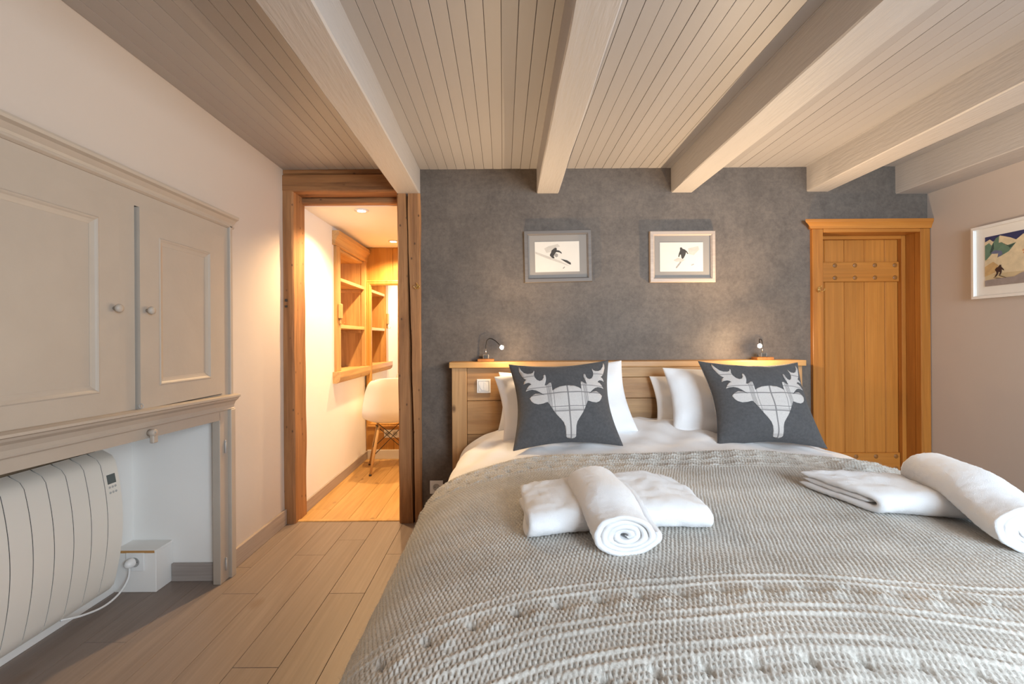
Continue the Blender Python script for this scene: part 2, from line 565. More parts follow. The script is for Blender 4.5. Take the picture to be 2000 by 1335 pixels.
known = {-0.934: [2.54, 1.556], -0.776: [2.007], -1.092: [2.365, 1.14], -1.25: [2.009], -0.618: [2.37]}
k0 = -0.934
i = -6
while True:
    x0 = k0 + i * PW
    if x0 > XR: break
    xa, xb = max(x0, -1.74), min(x0 + PW, XR)
    js = None
    for k, v in known.items():
        if abs(k - x0) < 0.02:
            js = [v[0] - 1.22 * q for q in range(0, 5)] if len(v) == 1 else v + [v[-1] - 1.22, v[-1] - 2.44]
    if js is None:
        o = random.uniform(0, 1.2)
        js = [2.8 - o - 1.22 * q for q in range(5)]
    if xb - xa > 0.01:
        lay_row(fl, xa, xb - xa, YR, 2.80, js, M['floor'])
    i += 1

# ceiling
ce = struct(box('ceiling', -1.9, XR + 0.1, YR - 0.2, YB + 0.16, ZC + 0.014, ZC + 0.1, M['ceil_back']))
BW = 0.0556
bm = bmesh.new()
L = YB - YR
# tongue-and-groove board with chamfered edges
pr = [(-BW / 2 + 0.0008, 0.014), (-BW / 2 + 0.0008, 0.0010), (-BW / 2 + 0.0016, 0), (BW / 2 - 0.0016, 0), (BW / 2 - 0.0008, 0.0010), (BW / 2 - 0.0008, 0.014)]
A = [bm.verts.new((x, -L / 2, z)) for x, z in pr]
B = [bm.verts.new((x, L / 2, z)) for x, z in pr]
for k in range(6):
    q = (k + 1) % 6
    bm.faces.new([A[k], A[q], B[q], B[k]])
bm.faces.new(A); bm.faces.new(B[::-1])
bmesh.ops.recalc_face_normals(bm, faces=bm.faces[:])
board_me = bpy.data.meshes.new('board'); bm.to_mesh(board_me); bm.free()
board_me.materials.append(M['board'])
x = XL + BW / 2
while x < XR:
    o = bpy.data.objects.new('board', board_me)
    C.objects.link(o); o.parent = ce
    o.location = Vector((x, (YB + YR) / 2, ZC + random.uniform(-0.0008, 0.0008))) - org[ce]
    x += BW


def rough_beam(name, x0a, x1a, x0b, x1b, z0, z1, parent):
    """painted hewn beam from rear (a) to back wall (b)"""
    n = 60
    V, F = [], []
    c = 0.005
    for i in range(n + 1):
        t = i / n
        y = YR + (YB - YR) * t
        a = x0a + (x0b - x0a) * t; b = x1a + (x1b - x1a) * t
        w = lambda s, k: 0.0035 * noise.noise(Vector((s, y * k, 0)))
        sec = [(a + w(1, 2), z1), (a + w(2, 2), z0 + c + w(9, 3)), (a + c + w(3, 4), z0 + w(4, 2)), (b - c + w(5, 4), z0 + w(6, 2)), (b + w(7, 2), z0 + c + w(8, 3)), (b + w(10, 2), z1)]
        V += [(px, y, pz) for px, pz in sec]
    for i in range(n):
        for k in range(5):
            F.append([i * 6 + k, i * 6 + k + 1, (i + 1) * 6 + k + 1, (i + 1) * 6 + k])
    F.append([0, 1, 2, 3, 4, 5]); F.append([n * 6 + k for k in range(6)])
    o = build(name, V, F, M['beam_paint'], parent, True)
    o.data.set_sharp_from_angle(angle=math.radians(28))
    return o


for (a, b, da, db) in ((-0.642, -0.503, 0.0, 0.015), (0.209, 0.343, -0.02, -0.03), (1.030, 1.160, -0.035, 0.0), (1.858, 1.992, -0.05, 0.0)):
    rough_beam('beam', a + da * 2, b + db * 2, a, b, 2.003, ZC + 0.01, ce)
rough_beam('beam', 2.40, XR + 0.02, 2.40, XR + 0.02, 1.985, ZC + 0.01, ce)

# ------------------------------------------------------------------ timber doorway
dw = thing('door_1', None, None, (-0.95, 2.84, 0), kind=S)


def timber_post(name, x0, x1, y0, y1, z0, z1, m, parent, crack=None, wob=0.005, seed=0):
    n = 70
    V, F = [], []
    for i in range(n + 1):
        z = z0 + (z1 - z0) * i / n
        nz = lambda s, k=3.0: noise.noise(Vector((s * 7.3 + seed, z * k, s)))
        a = x0 + wob * nz(1); b = x1 + wob * nz(2); f = y0 + wob * 0.6 * nz(3)
        c1 = 0.006 + 0.006 * abs(nz(4, 6)); c2 = 0.006 + 0.010 * abs(nz(5, 6))
        row = [(a, y1), (a, f + c1), (a + c1, f)]
        t = i / n
        if crack:
            xc = x0 + (x1 - x0) * (crack[0] * t + crack[1] * (1 - t)) + 0.004 * nz(6, 5)
            w = crack[2] * (0.35 + 0.65 * min(1, max(0, 0.6 + 1.3 * nz(7, 2.3))))
            row += [(xc - w, f), (xc - w * .35, f + 0.05), (xc + w * .35, f + 0.05), (xc + w, f)]
        else:
            row += [(a + (b - a) * .3, f), (a + (b - a) * .45, f), (a + (b - a) * .6, f), (a + (b - a) * .75, f)]
        row += [(b - c2, f), (b, f + c2), (b, y1)]
        V += [(px, py, z) for px, py in row]
    k = 10
    for i in range(n):
        for j in range(k):
            q = (j + 1) % k
            F.append([i * k + j, i * k + q, (i + 1) * k + q, (i + 1) * k + j])
    F.append(list(range(k))); F.append([n * k + j for j in range(k)])
    o = build(name, V, F, m, parent, True)
    o.data.set_sharp_from_angle(angle=math.radians(35))
    return o


timber_post('post', -0.640, -0.500, 2.762, 2.925, 0, 2.003, M['timber_z'], dw, crack=(0.42, 0.66, 0.0105), wob=0.006, seed=1.3)
lp = timber_post('post', -1.345, -1.270, 2.762, 2.925, 0, 2.025, M['timber_z'], dw, wob=0.008, seed=4.7)
# notches in the left post
boxes('notch', [(-1.322, -1.309, 2.757, 2.762, 1.35, 1.366), (-1.322, -1.309, 2.757, 2.762, 1.315, 1.328)], M['dark'], lp)


def timber_lintel(name, x0, x1, y0, y1, z0, z1, m, parent, seed=0):
    n = 40
    V, F = [], []
    for i in range(n + 1):
        x = x0 + (x1 - x0) * i / n
        nz = lambda s, k=3.0: noise.noise(Vector((s * 5.1 + seed, x * k, s)))
        c1 = 0.006 + 0.006 * abs(nz(4, 6))
        row = [(y1, z0), (y0 + c1, z0 + .004 * nz(1)), (y0 + .003 * nz(2), z0 + c1), (y0 + .003 * nz(3), (z0 + z1) / 2), (y0 + .003 * nz(5), z1 - c1), (y0 + c1, z1), (y1, z1)]
        V += [(x, py, pz) for py, pz in row]
    k = 7
    for i in range(n):
        for j in range(k):
            q = (j + 1) % k
            F.append([i * k + j, i * k + q, (i + 1) * k + q, (i + 1) * k + j])
    F.append(list(range(k))); F.append([n * k + j for j in range(k)])
    return weld_smooth(build(name, V, F, m, parent), 35)


timber_lintel('lintel', -1.345, -0.60, 2.760, 2.93, 2.018, 2.122, M['timber_x'], dw, 2.0)
timber_lintel('lintel_board', -1.345, -0.62, 2.768, 2.93, 2.124, 2.160, M['timber_x'], dw, 8.0)
timber_lintel('door_stop', -1.29, -0.60, 2.885, 2.94, 1.978, 2.018, M['timber_x'], dw, 5.0)

# baseboards of the bedroom
struct(box('baseboard_left', XL, XL + 0.016, CAB_Y1 + 0.025, 2.76, 0, 0.092, M['base'], bev=0.002))
struct(box('baseboard_niche', -1.55, -1.343, 2.114, 2.13, 0, 0.082, M['base_x'], bev=0.002))

# ------------------------------------------------------------------ closet / vanity room
VL, VF, VZ = -1.292, 4.26, 1.975
struct(boxes('wall_vanity_left', [(-1.6, VL, 2.92, 3.56, 0, VZ + .1), (-1.6, VL, 4.225, VF + .1, 0, VZ + .1),
                                  (-1.6, VL, 3.56, 4.225, 0, 0.84), (-1.6, VL, 3.56, 4.225, 1.84, VZ + .1)], M['plaster_vanity']))
struct(box('wall_vanity_right', 0.25, 0.35, 2.94, VF + .1, 0, VZ + .1, M['plaster_vanity']))
struct(box('wall_vanity_near', -0.503, 0.25, 2.94, 2.95, 0, VZ + .1, M['plaster_vanity']))
struct(box('ceiling_vanity', -1.6, 0.35, 2.93, VF + .1, VZ, VZ + 0.06, M['plaster_vanity']))
vf = struct(box('floor_vanity', -1.6, 0.35, 2.801, VF + .1, -0.08, -0.012, M['ceil_back']))
wf = struct(box('wall_vanity_far', -1.6, 0.35, VF + 0.012, VF + .1, 0, VZ + .1, M['alc_z']))
for k in range(6):
    a = VL + 0.002 + k * 0.262
    box('panel', a, min(a + 0.259, 0.25), VF, VF + 0.012, 0, VZ - 0.001, M['mir_z'], wf, bev=0.002)
xx = VL - 0.02
for k in range(9):
    lay_row(vf, xx, 0.17, 2.802, VF, [3.0 + (k * 0.53) % 1.2, 3.0 + (k * .53) % 1.2 + 1.1], M['floor_gold'], key='v')
    xx += 0.17
box('nosing', -1.28, -0.64, 2.795, 2.825, -0.01, 0.006, M['floor_gold'], vf, bev=0.003)
struct(box('baseboard_vanity_left', VL, VL + 0.014, 2.93, VF - .001, 0, 0.075, M['base'], bev=0.002))
struct(box('baseboard_vanity_far', VL + 0.016, 0.25, VF - 0.014, VF, 0, 0.085, M['frame_white'], bev=0.002))

# shelving alcove
al = thing('shelf_alcove', 'honey pine framed shelf alcove recessed in the closet wall', 'shelves', (-1.29, 3.85, 0.8))
box('stile', VL - .02, VL + 0.022, 3.475, 3.565, 0.872, 1.838, M['alc_z'], al, bev=0.003)
box('stile', VL - .02, VL + 0.022, 4.20, 4.258, 0.872, 1.838, M['alc_z'], al, bev=0.003)
prof = [(VL, 1.838), (VL + .024, 1.838), (VL + .026, 1.87), (VL + .040, 1.90), (VL + .055, 1.915), (VL + .055, 1.945), (VL, 1.945)]
prism('cornice', [(a, 3.445, z) for a, z in prof], (0, 0.812, 0), M['alc_x'], al)
prof = [(VL, 0.785), (VL + .03, 0.785), (VL + .052, 0.80), (VL + .060, 0.83), (VL + .060, 0.872), (VL - .02, 0.872), (VL - .02, .86), (VL, .86)]
prism('sill', [(a, 3.44, z) for a, z in prof], (0, 0.817, 0), M['alc_x'], al)
box('back_panel', -1.56, -1.545, 3.575, 4.215, 0.845, 1.835, M['alc_z'], al)
box('side_panel', -1.545, VL - .001, 4.205, 4.222, 0.845, 1.835, M['alc_z'], al)
box('side_panel', -1.545, VL - .001, 3.563, 3.578, 0.845, 1.835, M['alc_z'], al)
box('floor_panel', -1.545, VL - .02, 3.579, 4.204, 0.845, 0.868, M['alc_x'], al)
box('top_panel', -1.545, VL - .001, 3.579, 4.204, 1.815, 1.835, M['alc_x'], al)
for z in (1.575, 1.205):
    sh = box('shelf', -1.544, VL + 0.012, 3.58, 4.203, z, z + 0.028, M['alc_x'], al, bev=0.002)
    box('cleat', -1.50, VL - 0.02, 4.18, 4.204, z - 0.028, z - 0.001, M['alc_x'], sh, bev=0.001)

# plaque with hook hanging on the alcove stile
pq = thing('key_hook_plaque', 'small carved wooden hook plaque hanging on the alcove stile', 'hook plaque', (VL + .022, 3.53, 1.24))
box('plaque', VL + .023, VL + .040, 3.50, 3.56, 1.28, 1.395, M['alc_z'], pq, bev=0.004)
box('tail', VL + .023, VL + .033, 3.515, 3.545, 1.235, 1.28, M['alc_z'], pq, bev=0.003)
tube('hook', catmull([(VL + .03, 3.53, 1.25), (VL + .042, 3.53, 1.235), (VL + .056, 3.53, 1.235), (VL + .062, 3.53, 1.25)], 5), 0.002, M['brass'], pq, 6)

# mirror
mi = thing('wall_mirror', 'tall wood framed mirror on the closet end wall behind the white chair', 'mirror', (-0.80, VF, 0.3))
bmF = lambda u, v, w: (u, VF - w, v)
frame_ring('frame', -1.275, -0.32, 0.30, 1.665, [(0, 0.001), (0, 0.028), (0.012, 0.032), (0.016, 0.028), (0.030, 0.030), (0.045, 0.022), (0.045, 0.001)], bmF, M['mir_z'], mi)
mm, nt, b_ = new_mat('mirror_glass')
b_.inputs['Base Color'].default_value = (0.88, 0.88, 0.86, 1); b_.inputs['Metallic'].default_value = 1; b_.inputs['Roughness'].default_value = 0.012
box('glass', -1.23, -0.365, VF - 0.008, VF - 0.002, 0.345, 1.62, mm, mi)

# downlights
for n_, (dx, dy, lab) in enumerate(((-0.935, 3.02, 'round recessed downlight in the closet ceiling just past the doorway'),
                                    (-0.955, 3.98, 'round recessed downlight in the closet ceiling before the mirror wall'))):
    d = thing('downlight', lab, 'downlight', (dx, dy, VZ), group='closet downlights')
    lathe('rim', [(0.0, -0.001), (0.046, -0.001), (0.046, -0.005), (0.030, -0.008), (0.026, -0.004), (0.0, -0.004)], M['white_pl'], d, (dx, dy, VZ), 'Z', 24)
    lathe('lens', [(0, -0.0045), (0.026, -0.0045), (0.026, -0.0075), (0, -0.0078)], M['spot'], d, (dx, dy, VZ), 'Z', 20)
    light('downlight_lamp', 'SPOT', (dx, dy, VZ - 0.02), 88, WARM, 0.02, (0, 0, 0), spot_size=2.5, spot_blend=0.7).parent = None

# chair
ch = thing('shell_chair', 'white moulded plastic shell chair with wooden dowel legs', 'chair', (-0.985, 3.935, 0), rot=(0, 0, math.radians(17)))
pf = [(-0.232, 0.800), (-0.226, 0.74), (-0.212, 0.66), (-0.196, 0.565), (-0.176, 0.488), (-0.130, 0.428), (-0.04, 0.405), (0.06, 0.412), (0.15, 0.428), (0.21, 0.426), (0.228, 0.412)]
hw = [0.125, 0.178, 0.205, 0.222, 0.230, 0.230, 0.224, 0.215, 0.205, 0.185, 0.150]
pp = catmull([(0, a, b) for a, b in pf], 4)
hh = catmull([(0, 0, a) for a in hw], 4)
V, F = [], []
ns = 24
nt_ = len(pp)
for i, p in enumerate(pp):
    t = i / (nt_ - 1)
    back = max(0.0, 1 - t / 0.45)
    for j in range(ns + 1):
        s = -1 + 2 * j / ns
        wv = hh[i].z
        curl = abs(s) ** 2.6
        x = wv * s
        y = p.y + 0.075 * curl * min(1, back * 1.6 + 0.15) - (0.0)
        z = p.z + (0.055 * curl) * (1 - back) * max(0, 1 - max(0, t - 0.55) * 1.8) + 0.0
        if t < 0.04:
            z -= 0.02 * s ** 4
        V.append((x, y, z))
for i in range(nt_ - 1):
    for j in range(ns):
        a = i * (ns + 1) + j
        F.append([a, a + 1, a + ns + 2, a + ns + 1])
shell = build('shell', V, F, M['chair_pl'], ch, True)
sd = shell.modifiers.new('solid', 'SOLIDIFY'); sd.thickness = 0.007; sd.offset = 0
shell.modifiers.new('sub', 'SUBSURF').render_levels = 1
for sx in (-1, 1):
    for sy in (-1, 1):
        top = Vector((sx * 0.095, sy * 0.095 - 0.0, 0.395)); bot = Vector((sx * 0.168, sy * 0.168, 0.004))
        lg = tube('leg', [top, top.lerp(bot, .5), bot], [0.0105, 0.0125, 0.0095], M['maple'], ch, 12)
        lathe('foot_glide', [(0.011, 0), (0.011, 0.014)], M['dark'], lg, (sx * 0.168, sy * 0.168, 0.0), 'Z', 12)
        tube('bracket', [(sx * 0.12, sy * 0.12, 0.402), (sx * 0.093, sy * 0.093, 0.385), (sx * 0.108, sy * 0.108, 0.335)], 0.0045, M['steel_dk'], lg, 6)
for a, b in (((-1, -1), (1, -1)), ((1, -1), (1, 1)), ((1, 1), (-1, 1)), ((-1, 1), (-1, -1))):
    lo, hi = 0.142, 0.10
    tube('strut', [(a[0] * lo, a[1] * lo, 0.155), (b[0] * hi, b[1] * hi, 0.380)], 0.0032, M['steel_dk'], ch, 6)
    tube('strut', [(b[0] * lo, b[1] * lo, 0.155), (a[0] * hi, a[1] * hi, 0.380)], 0.0032, M['steel_dk'], ch, 6)


def socket_plate(name, label, c, mp, w=0.08, h=0.08, parent_loc=None, n=1):
    """mp(u,v,w)->world with u,v centred on c"""
    t = thing(name, label, 'socket', mp(0, 0, 0))
    rect = lambda u0, u1, v0, v1, w0, w1: [mp(u0, v0, w0), mp(u1, v0, w0), mp(u1, v1, w0), mp(u0, v1, w0)]
    nrm = Vector(mp(0, 0, 1)) - Vector(mp(0, 0, 0))
    p = prism('plate', rect(-w * n / 2, w * n / 2, -h / 2, h / 2, 0.0005, 0), nrm * 0.008, M['white_pl'], t)
    mod_bevel(p, 0.002, 2)
    for k in range(n):
        du = (k - (n - 1) / 2) * w
        s = lathe('well', [(0.0205, 0.0086), (0.0215, 0.0095), (0.019, 0.0095), (0.018, 0.0088)], M['greyb'], t, mp(du, 0, 0), nrm, 20)
        for q in (-0.0095, 0.0095):
            lathe('pin_hole', [(0.0026, 0.0084), (0.0026, 0.0092)], M['dark'], s, mp(du + q, 0, 0), nrm, 8)
    return t


socket_plate('wall_socket', 'white double socket low on the closet end wall behind the chair legs', None, lambda u, v, w: (-1.05 + u, VF - w, 0.235 + v), n=2, w=0.07, h=0.075)

# ------------------------------------------------------------------ built-in cupboard on the left wall
cu = thing('wall_cupboard', 'built-in taupe painted cupboard with panelled doors over the radiator niche', 'cupboard', (-1.31, 1.4, 0))
CF = -1.300                      # face plane
# face frame of the upper cupboard
frame = boxes('face_frame', [(-1.36, CF, CAB_Y0, CAB_Y1 - 0.02, 1.597, 1.66),
                             (-1.36, CF, CAB_Y0, CAB_Y1 - 0.02, 0.845, 0.870),
                             (-1.36, CF, 1.541, 1.606, 0.870, 1.597),
                             (-1.36, CF, 2.103, CAB_Y1 - 0.02, 0.870, 1.597),
                             (-1.36, CF, CAB_Y0, 0.72, 0.870, 1.597),
                             ], M['cab'], cu)
box('gap_shade_panel', -1.36, -1.345, 0.72, 2.103, 0.870, 1.597, M['dark'], cu)  # dark panel painted in as the shade seen through the door gap
box('end_batten', -1.36, CF + 0.012, CAB_Y1 - 0.02, CAB_Y1, 0.86, 1.66, M['cab'], cu, bev=0.002)
# cornice
prof = [(-1.36, 1.648), (CF + .004, 1.648), (CF + .012, 1.654), (CF + .012, 1.661), (CF + .006, 1.664), (CF + .010, 1.672), (CF + .022, 1.686), (CF + .034, 1.692), (CF + .036, 1.700), (CF + .036, 1.706), (-1.36, 1.706)]
prism('cornice', [(a, CAB_Y0 - .02, z) for a, z in prof], (0, CAB_Y1 + 0.035 - CAB_Y0, 0), M['cab'], cu)
# middle shelf moulding
prof = [(-1.36, 0.790), (CF + .006, 0.790), (CF + .010, 0.794), (CF + .006, 0.799), (CF + .007, 0.812), (CF + .014, 0.828), (CF + .026, 0.838), (CF + .030, 0.846), (CF + .038, 0.850), (CF + .038, 0.858), (CF + .020, 0.863), (-1.36, 0.863)]
TL = (CAB_Y1 + 0.035 - CAB_Y0) * 0.024
prism('shelf_moulding', [(a, CAB_Y0 - .02, z + TL) for a, z in prof], (0, CAB_Y1 + 0.035 - CAB_Y0, -TL), M['cab'], cu)
# lower rail and stile
prism('rail', [(-1.335, CAB_Y0, 0.752 + TL), (CF, CAB_Y0, 0.752 + TL), (CF, CAB_Y0, 0.794 + TL), (-1.335, CAB_Y0, 0.794 + TL)], (0, 2.085 - CAB_Y0, -TL), M['cab'], cu)
box('stile', -1.335, CF, 2.082, CAB_Y1 - 0.025, 0.0, 0.792, M['cab'], cu, bev=0.0015)
box('end_batten', -1.345, CF + 0.014, CAB_Y1 - 0.024, CAB_Y1 + 0.012, 0.0, 0.792, M['cab'], cu, bev=0.002)
lw = lambda u, v, w: (CF + w, u, v)


def cupboard_door(y0, y1, z0, z1, py0, py1, pz0, pz1, proud, knob_y, tilt=0.0):
    t = 0.02
    d = boxes('door', [(CF + proud - t, CF + proud, y0, py0, z0, z1), (CF + proud - t, CF + proud, py1, y1, z0, z1),
                       (CF + proud - t, CF + proud, py0, py1, z0, pz0), (CF + proud - t, CF + proud, py0, py1, pz1, z1)], M['cab'], cu)
    f = lambda u, v, w: (CF + proud + w, u, v)
    frame_ring('moulding', py0, py1, pz0, pz1, [(-0.001, -0.012), (-0.001, 0.0005), (0.003, 0.0025), (0.007, 0.0005), (0.012, -0.003), (0.020, -0.006), (0.026, -0.0075), (0.026, -0.012)], f, M['cab'], d)
    box('panel', CF + proud - 0.018, CF + proud - 0.0085, py0, py1, pz0, pz1, M['cab'], d)
    lathe('knob', [(0.006, 0), (0.006, 0.008), (0.0125, 0.012), (0.0145, 0.018), (0.0125, 0.024), (0.006, 0.027), (0, 0.0275)], M['cab'], d, (CF + proud, knob_y, 1.228), 'X', 18)
    return d


cupboard_door(0.722, 1.5395, 0.873, 1.5966, 0.80, 1.462, 0.952, 1.517, 0.002, 1.518)
dr = cupboard_door(1.615, 2.100, 0.875, 1.594, 1.707, 2.004, 0.953, 1.504, 0.012, 1.645)
# hook and eye under the ajar door, turn button, hinges
tube('latch_ring', [(CF + .016 + .008 * math.cos(a), 1.612, 0.888 + .008 * math.sin(a)) for a in np.linspace(0, 2 * PI, 15)], 0.0015, M['iron'], cu, 6)
tb = lathe('turn_button', [(0.013, 0), (0.013, 0.022), (0.010, 0.024), (0.0, 0.024)], M['cab'], cu, (CF, 1.668, 0.782), 'X', 18)
box('tongue', CF + .006, CF + .022, 1.660, 1.684, 0.744, 0.782, M['cab'], tb, bev=0.003)
lathe('screw', [(0.004, 0.024), (0.003, 0.026), (0, 0.026)], M['iron'], tb, (CF, 1.668, 0.784), 'X', 10)
for z in (0.62, 0.075):
    h = lathe('hinge', [(0.004, -0.026), (0.004, 0.026)], M['iron'], cu, (CF + .004, 2.118, z), 'Z', 10)
    lathe('finial', [(0.0028, 0.026), (0.0050, 0.030), (0.0, 0.036)], M['iron'], h, (CF + .004, 2.118, z), 'Z', 10)

# ------------------------------------------------------------------ radiator
ra = thing('electric_radiator', 'cream electric panel radiator with vertical seams under the cupboard', 'radiator', (-1.68, 1.5, 0.045))
RZ0, RZ1 = 0.055, 0.652
pw = 0.0748
nseg = 26


def rad_profile(t):
    return -1.683 + 0.056 * math.sin(PI * (0.04 + 0.90 * t)) ** 0.85 - 0.012


for k in range(13):
    y1 = 1.955 - k * pw; y0 = y1 - pw + 0.0034
    V, F = [], []
    for i in range(nseg + 1):
        t = i / nseg
        z = RZ0 + (RZ1 - RZ0) * t
        x = rad_profile(t)
        if t > 0.93: x -= 0.045 * ((t - 0.93) / 0.07) ** 2
        if t < 0.03: x -= 0.012 * ((0.03 - t) / 0.03) ** 2
        V += [(-1.725, y0, z), (x, y0, z), (x, y1, z), (-1.725, y1, z)]
    for i in range(nseg):
        for j in range(4):
            q = (j + 1) % 4
            F.append([i * 4 + j, i * 4 + q, (i + 1) * 4 + q, (i + 1) * 4 + j])
    F.append(list(range(4))); F.append([nseg * 4 + j for j in range(4)])
    p_ = build('panel', V, F, M['rad'], ra, True)
    p_.data.set_sharp_from_angle(angle=math.radians(50))
    if k == 0:
        endp = p_
box('back_case', -1.738, -1.724, 1.955 - 13 * pw, 1.953, RZ0 - 0.01, RZ1 - 0.03, M['rad'], ra)
for k in range(12):
    ya = 1.955 - (k + 1) * pw
    V, F = [], []
    for i in range(nseg + 1):
        t = i / nseg
        x = rad_profile(t) - 0.0010
        if t > 0.93: x -= 0.045 * ((t - 0.93) / 0.07) ** 2
        if t < 0.03: x -= 0.012 * ((0.03 - t) / 0.03) ** 2
        z = RZ0 + 0.004 + (RZ1 - RZ0 - 0.006) * t
        V += [(-1.72, ya + 0.0002, z), (x, ya + 0.0002, z), (x, ya + 0.0032, z), (-1.72, ya + 0.0032, z)]
    for i in range(nseg):
        for j in range(4):
            q = (j + 1) % 4
            F.append([i * 4 + j, i * 4 + q, (i + 1) * 4 + q, (i + 1) * 4 + j])
    build('seam', V, F, M['dark'], ra)


def rad_x(z):
    return rad_profile((z - RZ0) / (RZ1 - RZ0))


zc = 0.540
V = [(rad_x(z) + 0.0012, y, z) for (y, z) in ((1.897, zc - .020), (1.937, zc - .020), (1.937, zc + .018), (1.897, zc + .018))]
prism('display', V, (-0.004, 0, 0), M['lcd'], endp)
for r_, zb in enumerate((0.506, 0.484)):
    for c_ in range(3):
        yb = 1.903 + c_ * 0.014
        lathe('button', [(0.0048, -0.002), (0.0048, 0.0015), (0.004, 0.002), (0, 0.002)], M['greyb'], endp, (rad_x(zb), yb, zb), 'X', 12)
# power cord
cord = catmull([(-1.70, 1.74, 0.052), (-1.675, 1.80, 0.034), (-1.66, 1.88, 0.022), (-1.655, 1.95, 0.035), (-1.650, 1.992, 0.075), (-1.648, 1.998, 0.118), (-1.648, 1.995, 0.137)], 8)
tube('power_cord', cord, 0.0042, M['white_pl'], ra, 8)
lathe('plug', [(0.019, 0.0), (0.021, 0.004), (0.020, 0.016), (0.015, 0.028), (0.008, 0.034), (0, 0.034)], M['white_pl'], ra, (-1.648, 2.0135, 0.140), '-Y', 18)

# boxed-in socket in the niche corner
sb = thing('socket_box', 'low white boxed-in pipe cover in the niche corner beside the radiator', 'box', (-1.64, 2.075, 0))
box('body', -1.74, -1.552, 2.0255, 2.129, 0.0, 0.176, M['plaster_white'], sb, bev=0.002)
box('lid', -1.74, -1.550, 2.022, 2.129, 0.1762, 0.188, M['plaster_white'], sb, bev=0.0015)
box('wood_edge', -1.735, -1.556, 2.020, 2.022, 0.1768, 0.1872, M['shelf_x'], sb)
socket_plate('wall_socket', 'white socket on the low niche box that takes the radiator plug', None, lambda u, v, w: (-1.640 + u, 2.0255 - w, 0.138 + v))

# ------------------------------------------------------------------ right-hand door
dd = thing('door_2', None, None, (2.23, 2.84, 0), kind=S)
box('casing', 1.877, 1.942, 2.757, 2.80, 0, 1.770, M['casing_z'], dd, bev=0.003)
box('casing', 2.532, 2.592, 2.757, 2.80, 0, 1.770, M['casing_z'], dd, bev=0.003)
box('casing_head', 1.943, 2.531, 2.757, 2.80, 1.748, 1.770, M['door_x'], dd, bev=0.002)
prof = [(2.80, 1.770), (2.753, 1.770), (2.751, 1.776), (2.748, 1.787), (2.742, 1.800), (2.738, 1.806), (2.737, 1.812), (2.737, 1.824), (2.80, 1.824)]
hd = [(x_, y_, z_) for (y_, z_) in prof for x_ in (0,)]
V, F = [], []
for side in (0, 1):
    for (y_, z_) in prof:
        prj = (2.757 - y_)
        xo = (1.874 - max(0, prj) * 2.6) if side == 0 else 2.594
        V.append((xo, y_, z_))
n_ = len(prof)
F = [list(range(n_)), [n_ + k for k in range(n_)]] + [[k, (k + 1) % n_, n_ + (k + 1) % n_, n_ + k] for k in range(n_)]
build('header', V, F, M['door_x'], dd)
box('jamb', 2.533, 2.56, 2.80, 2.93, 0, 1.775, M['casing_z'], dd)
box('jamb', 1.915, 1.941, 2.80, 2.93, 0, 1.775, M['casing_z'], dd)
box('jamb_head', 1.941, 2.533, 2.80, 2.93, 1.750, 1.775, M['door_x'], dd)
box('stop', 2.508, 2.533, 2.862, 2.892, 0, 1.750, M['casing_z'], dd, bev=0.002)
box('stop_head', 1.941, 2.508, 2.862, 2.892, 1.728, 1.750, M['door_x'], dd, bev=0.002)
bx_ = [1.941, 2.045, 2.172, 2.300, 2.430, 2.533]
for a, b in zip(bx_[:-1], bx_[1:]):
    box('door_board', a + .0006, b - .0006, 2.895, 2.925, 0.01, 1.749, M['door_z'], dd, bev=0.004)
for zz0, zz1 in ((1.462, 1.588), (0.255, 0.380)):
    bt = box('batten', 1.945, 2.506, 2.877, 2.894, zz0, zz1, M['door_x'], dd, bev=0.003)
    for c_ in range(5):
        for r_ in (0.20, 0.82):
            px = 1.973 + 0.1263 * c_
            if c_ == 0: continue
            lathe('plug', [(0.014, -0.002), (0.014, 0.0005), (0.011, 0.0022), (0, 0.0028)], M['plug'], bt, (px, 2.877, zz0 + (zz1 - zz0) * r_), '-Y', 14)


def coat_hook(label, x, y, z):
    t = thing('coat_hook', label, 'hook', (x, y, z))
    pl = prism('back_plate', [(x + .010 * math.cos(a), y - .0005, z + .017 * math.sin(a)) for a in np.linspace(0, 2 * PI, 14)[:-1]], (0, -0.003, 0), M['brass'], t)
    for s in (-1, 1):
        tube('arm', catmull([(x, y - .003, z - .004), (x + s * .008, y - .018, z - .012), (x + s * .016, y - .026, z - .004), (x + s * .019, y - .024, z + .008)], 5), 0.0024, M['brass'], t, 6)
    tube('arm', catmull([(x, y - .003, z + .004), (x, y - .02, z + .012), (x, y - .026, z + .022)], 5), 0.0024, M['brass'], t, 6)


coat_hook('brass coat hook on the cracked timber doorway post', -0.518, 2.760, 1.435)
coat_hook('brass coat hook on the casing of the honey wooden door', 1.912, 2.756, 1.400)

# socket beside the bed
socket_plate('wall_socket', 'white socket low on the grey wall between timber post and bed', None, lambda u, v, w: (-0.413 + u, YB - w, 0.215 + v))

# ------------------------------------------------------------------ pictures
bw = lambda u, v, w: (u, YB - w, v)


def flat_poly(name, pts, mp, w, m, parent):
    """flat printed shape (pts in u,v)"""
    P = [Vector(mp(u, v, w)) for u, v in pts]
    tr = geometry.tessellate_polygon([P])
    return build(name, P, [list(t) for t in tr], m, parent, fixn=False)


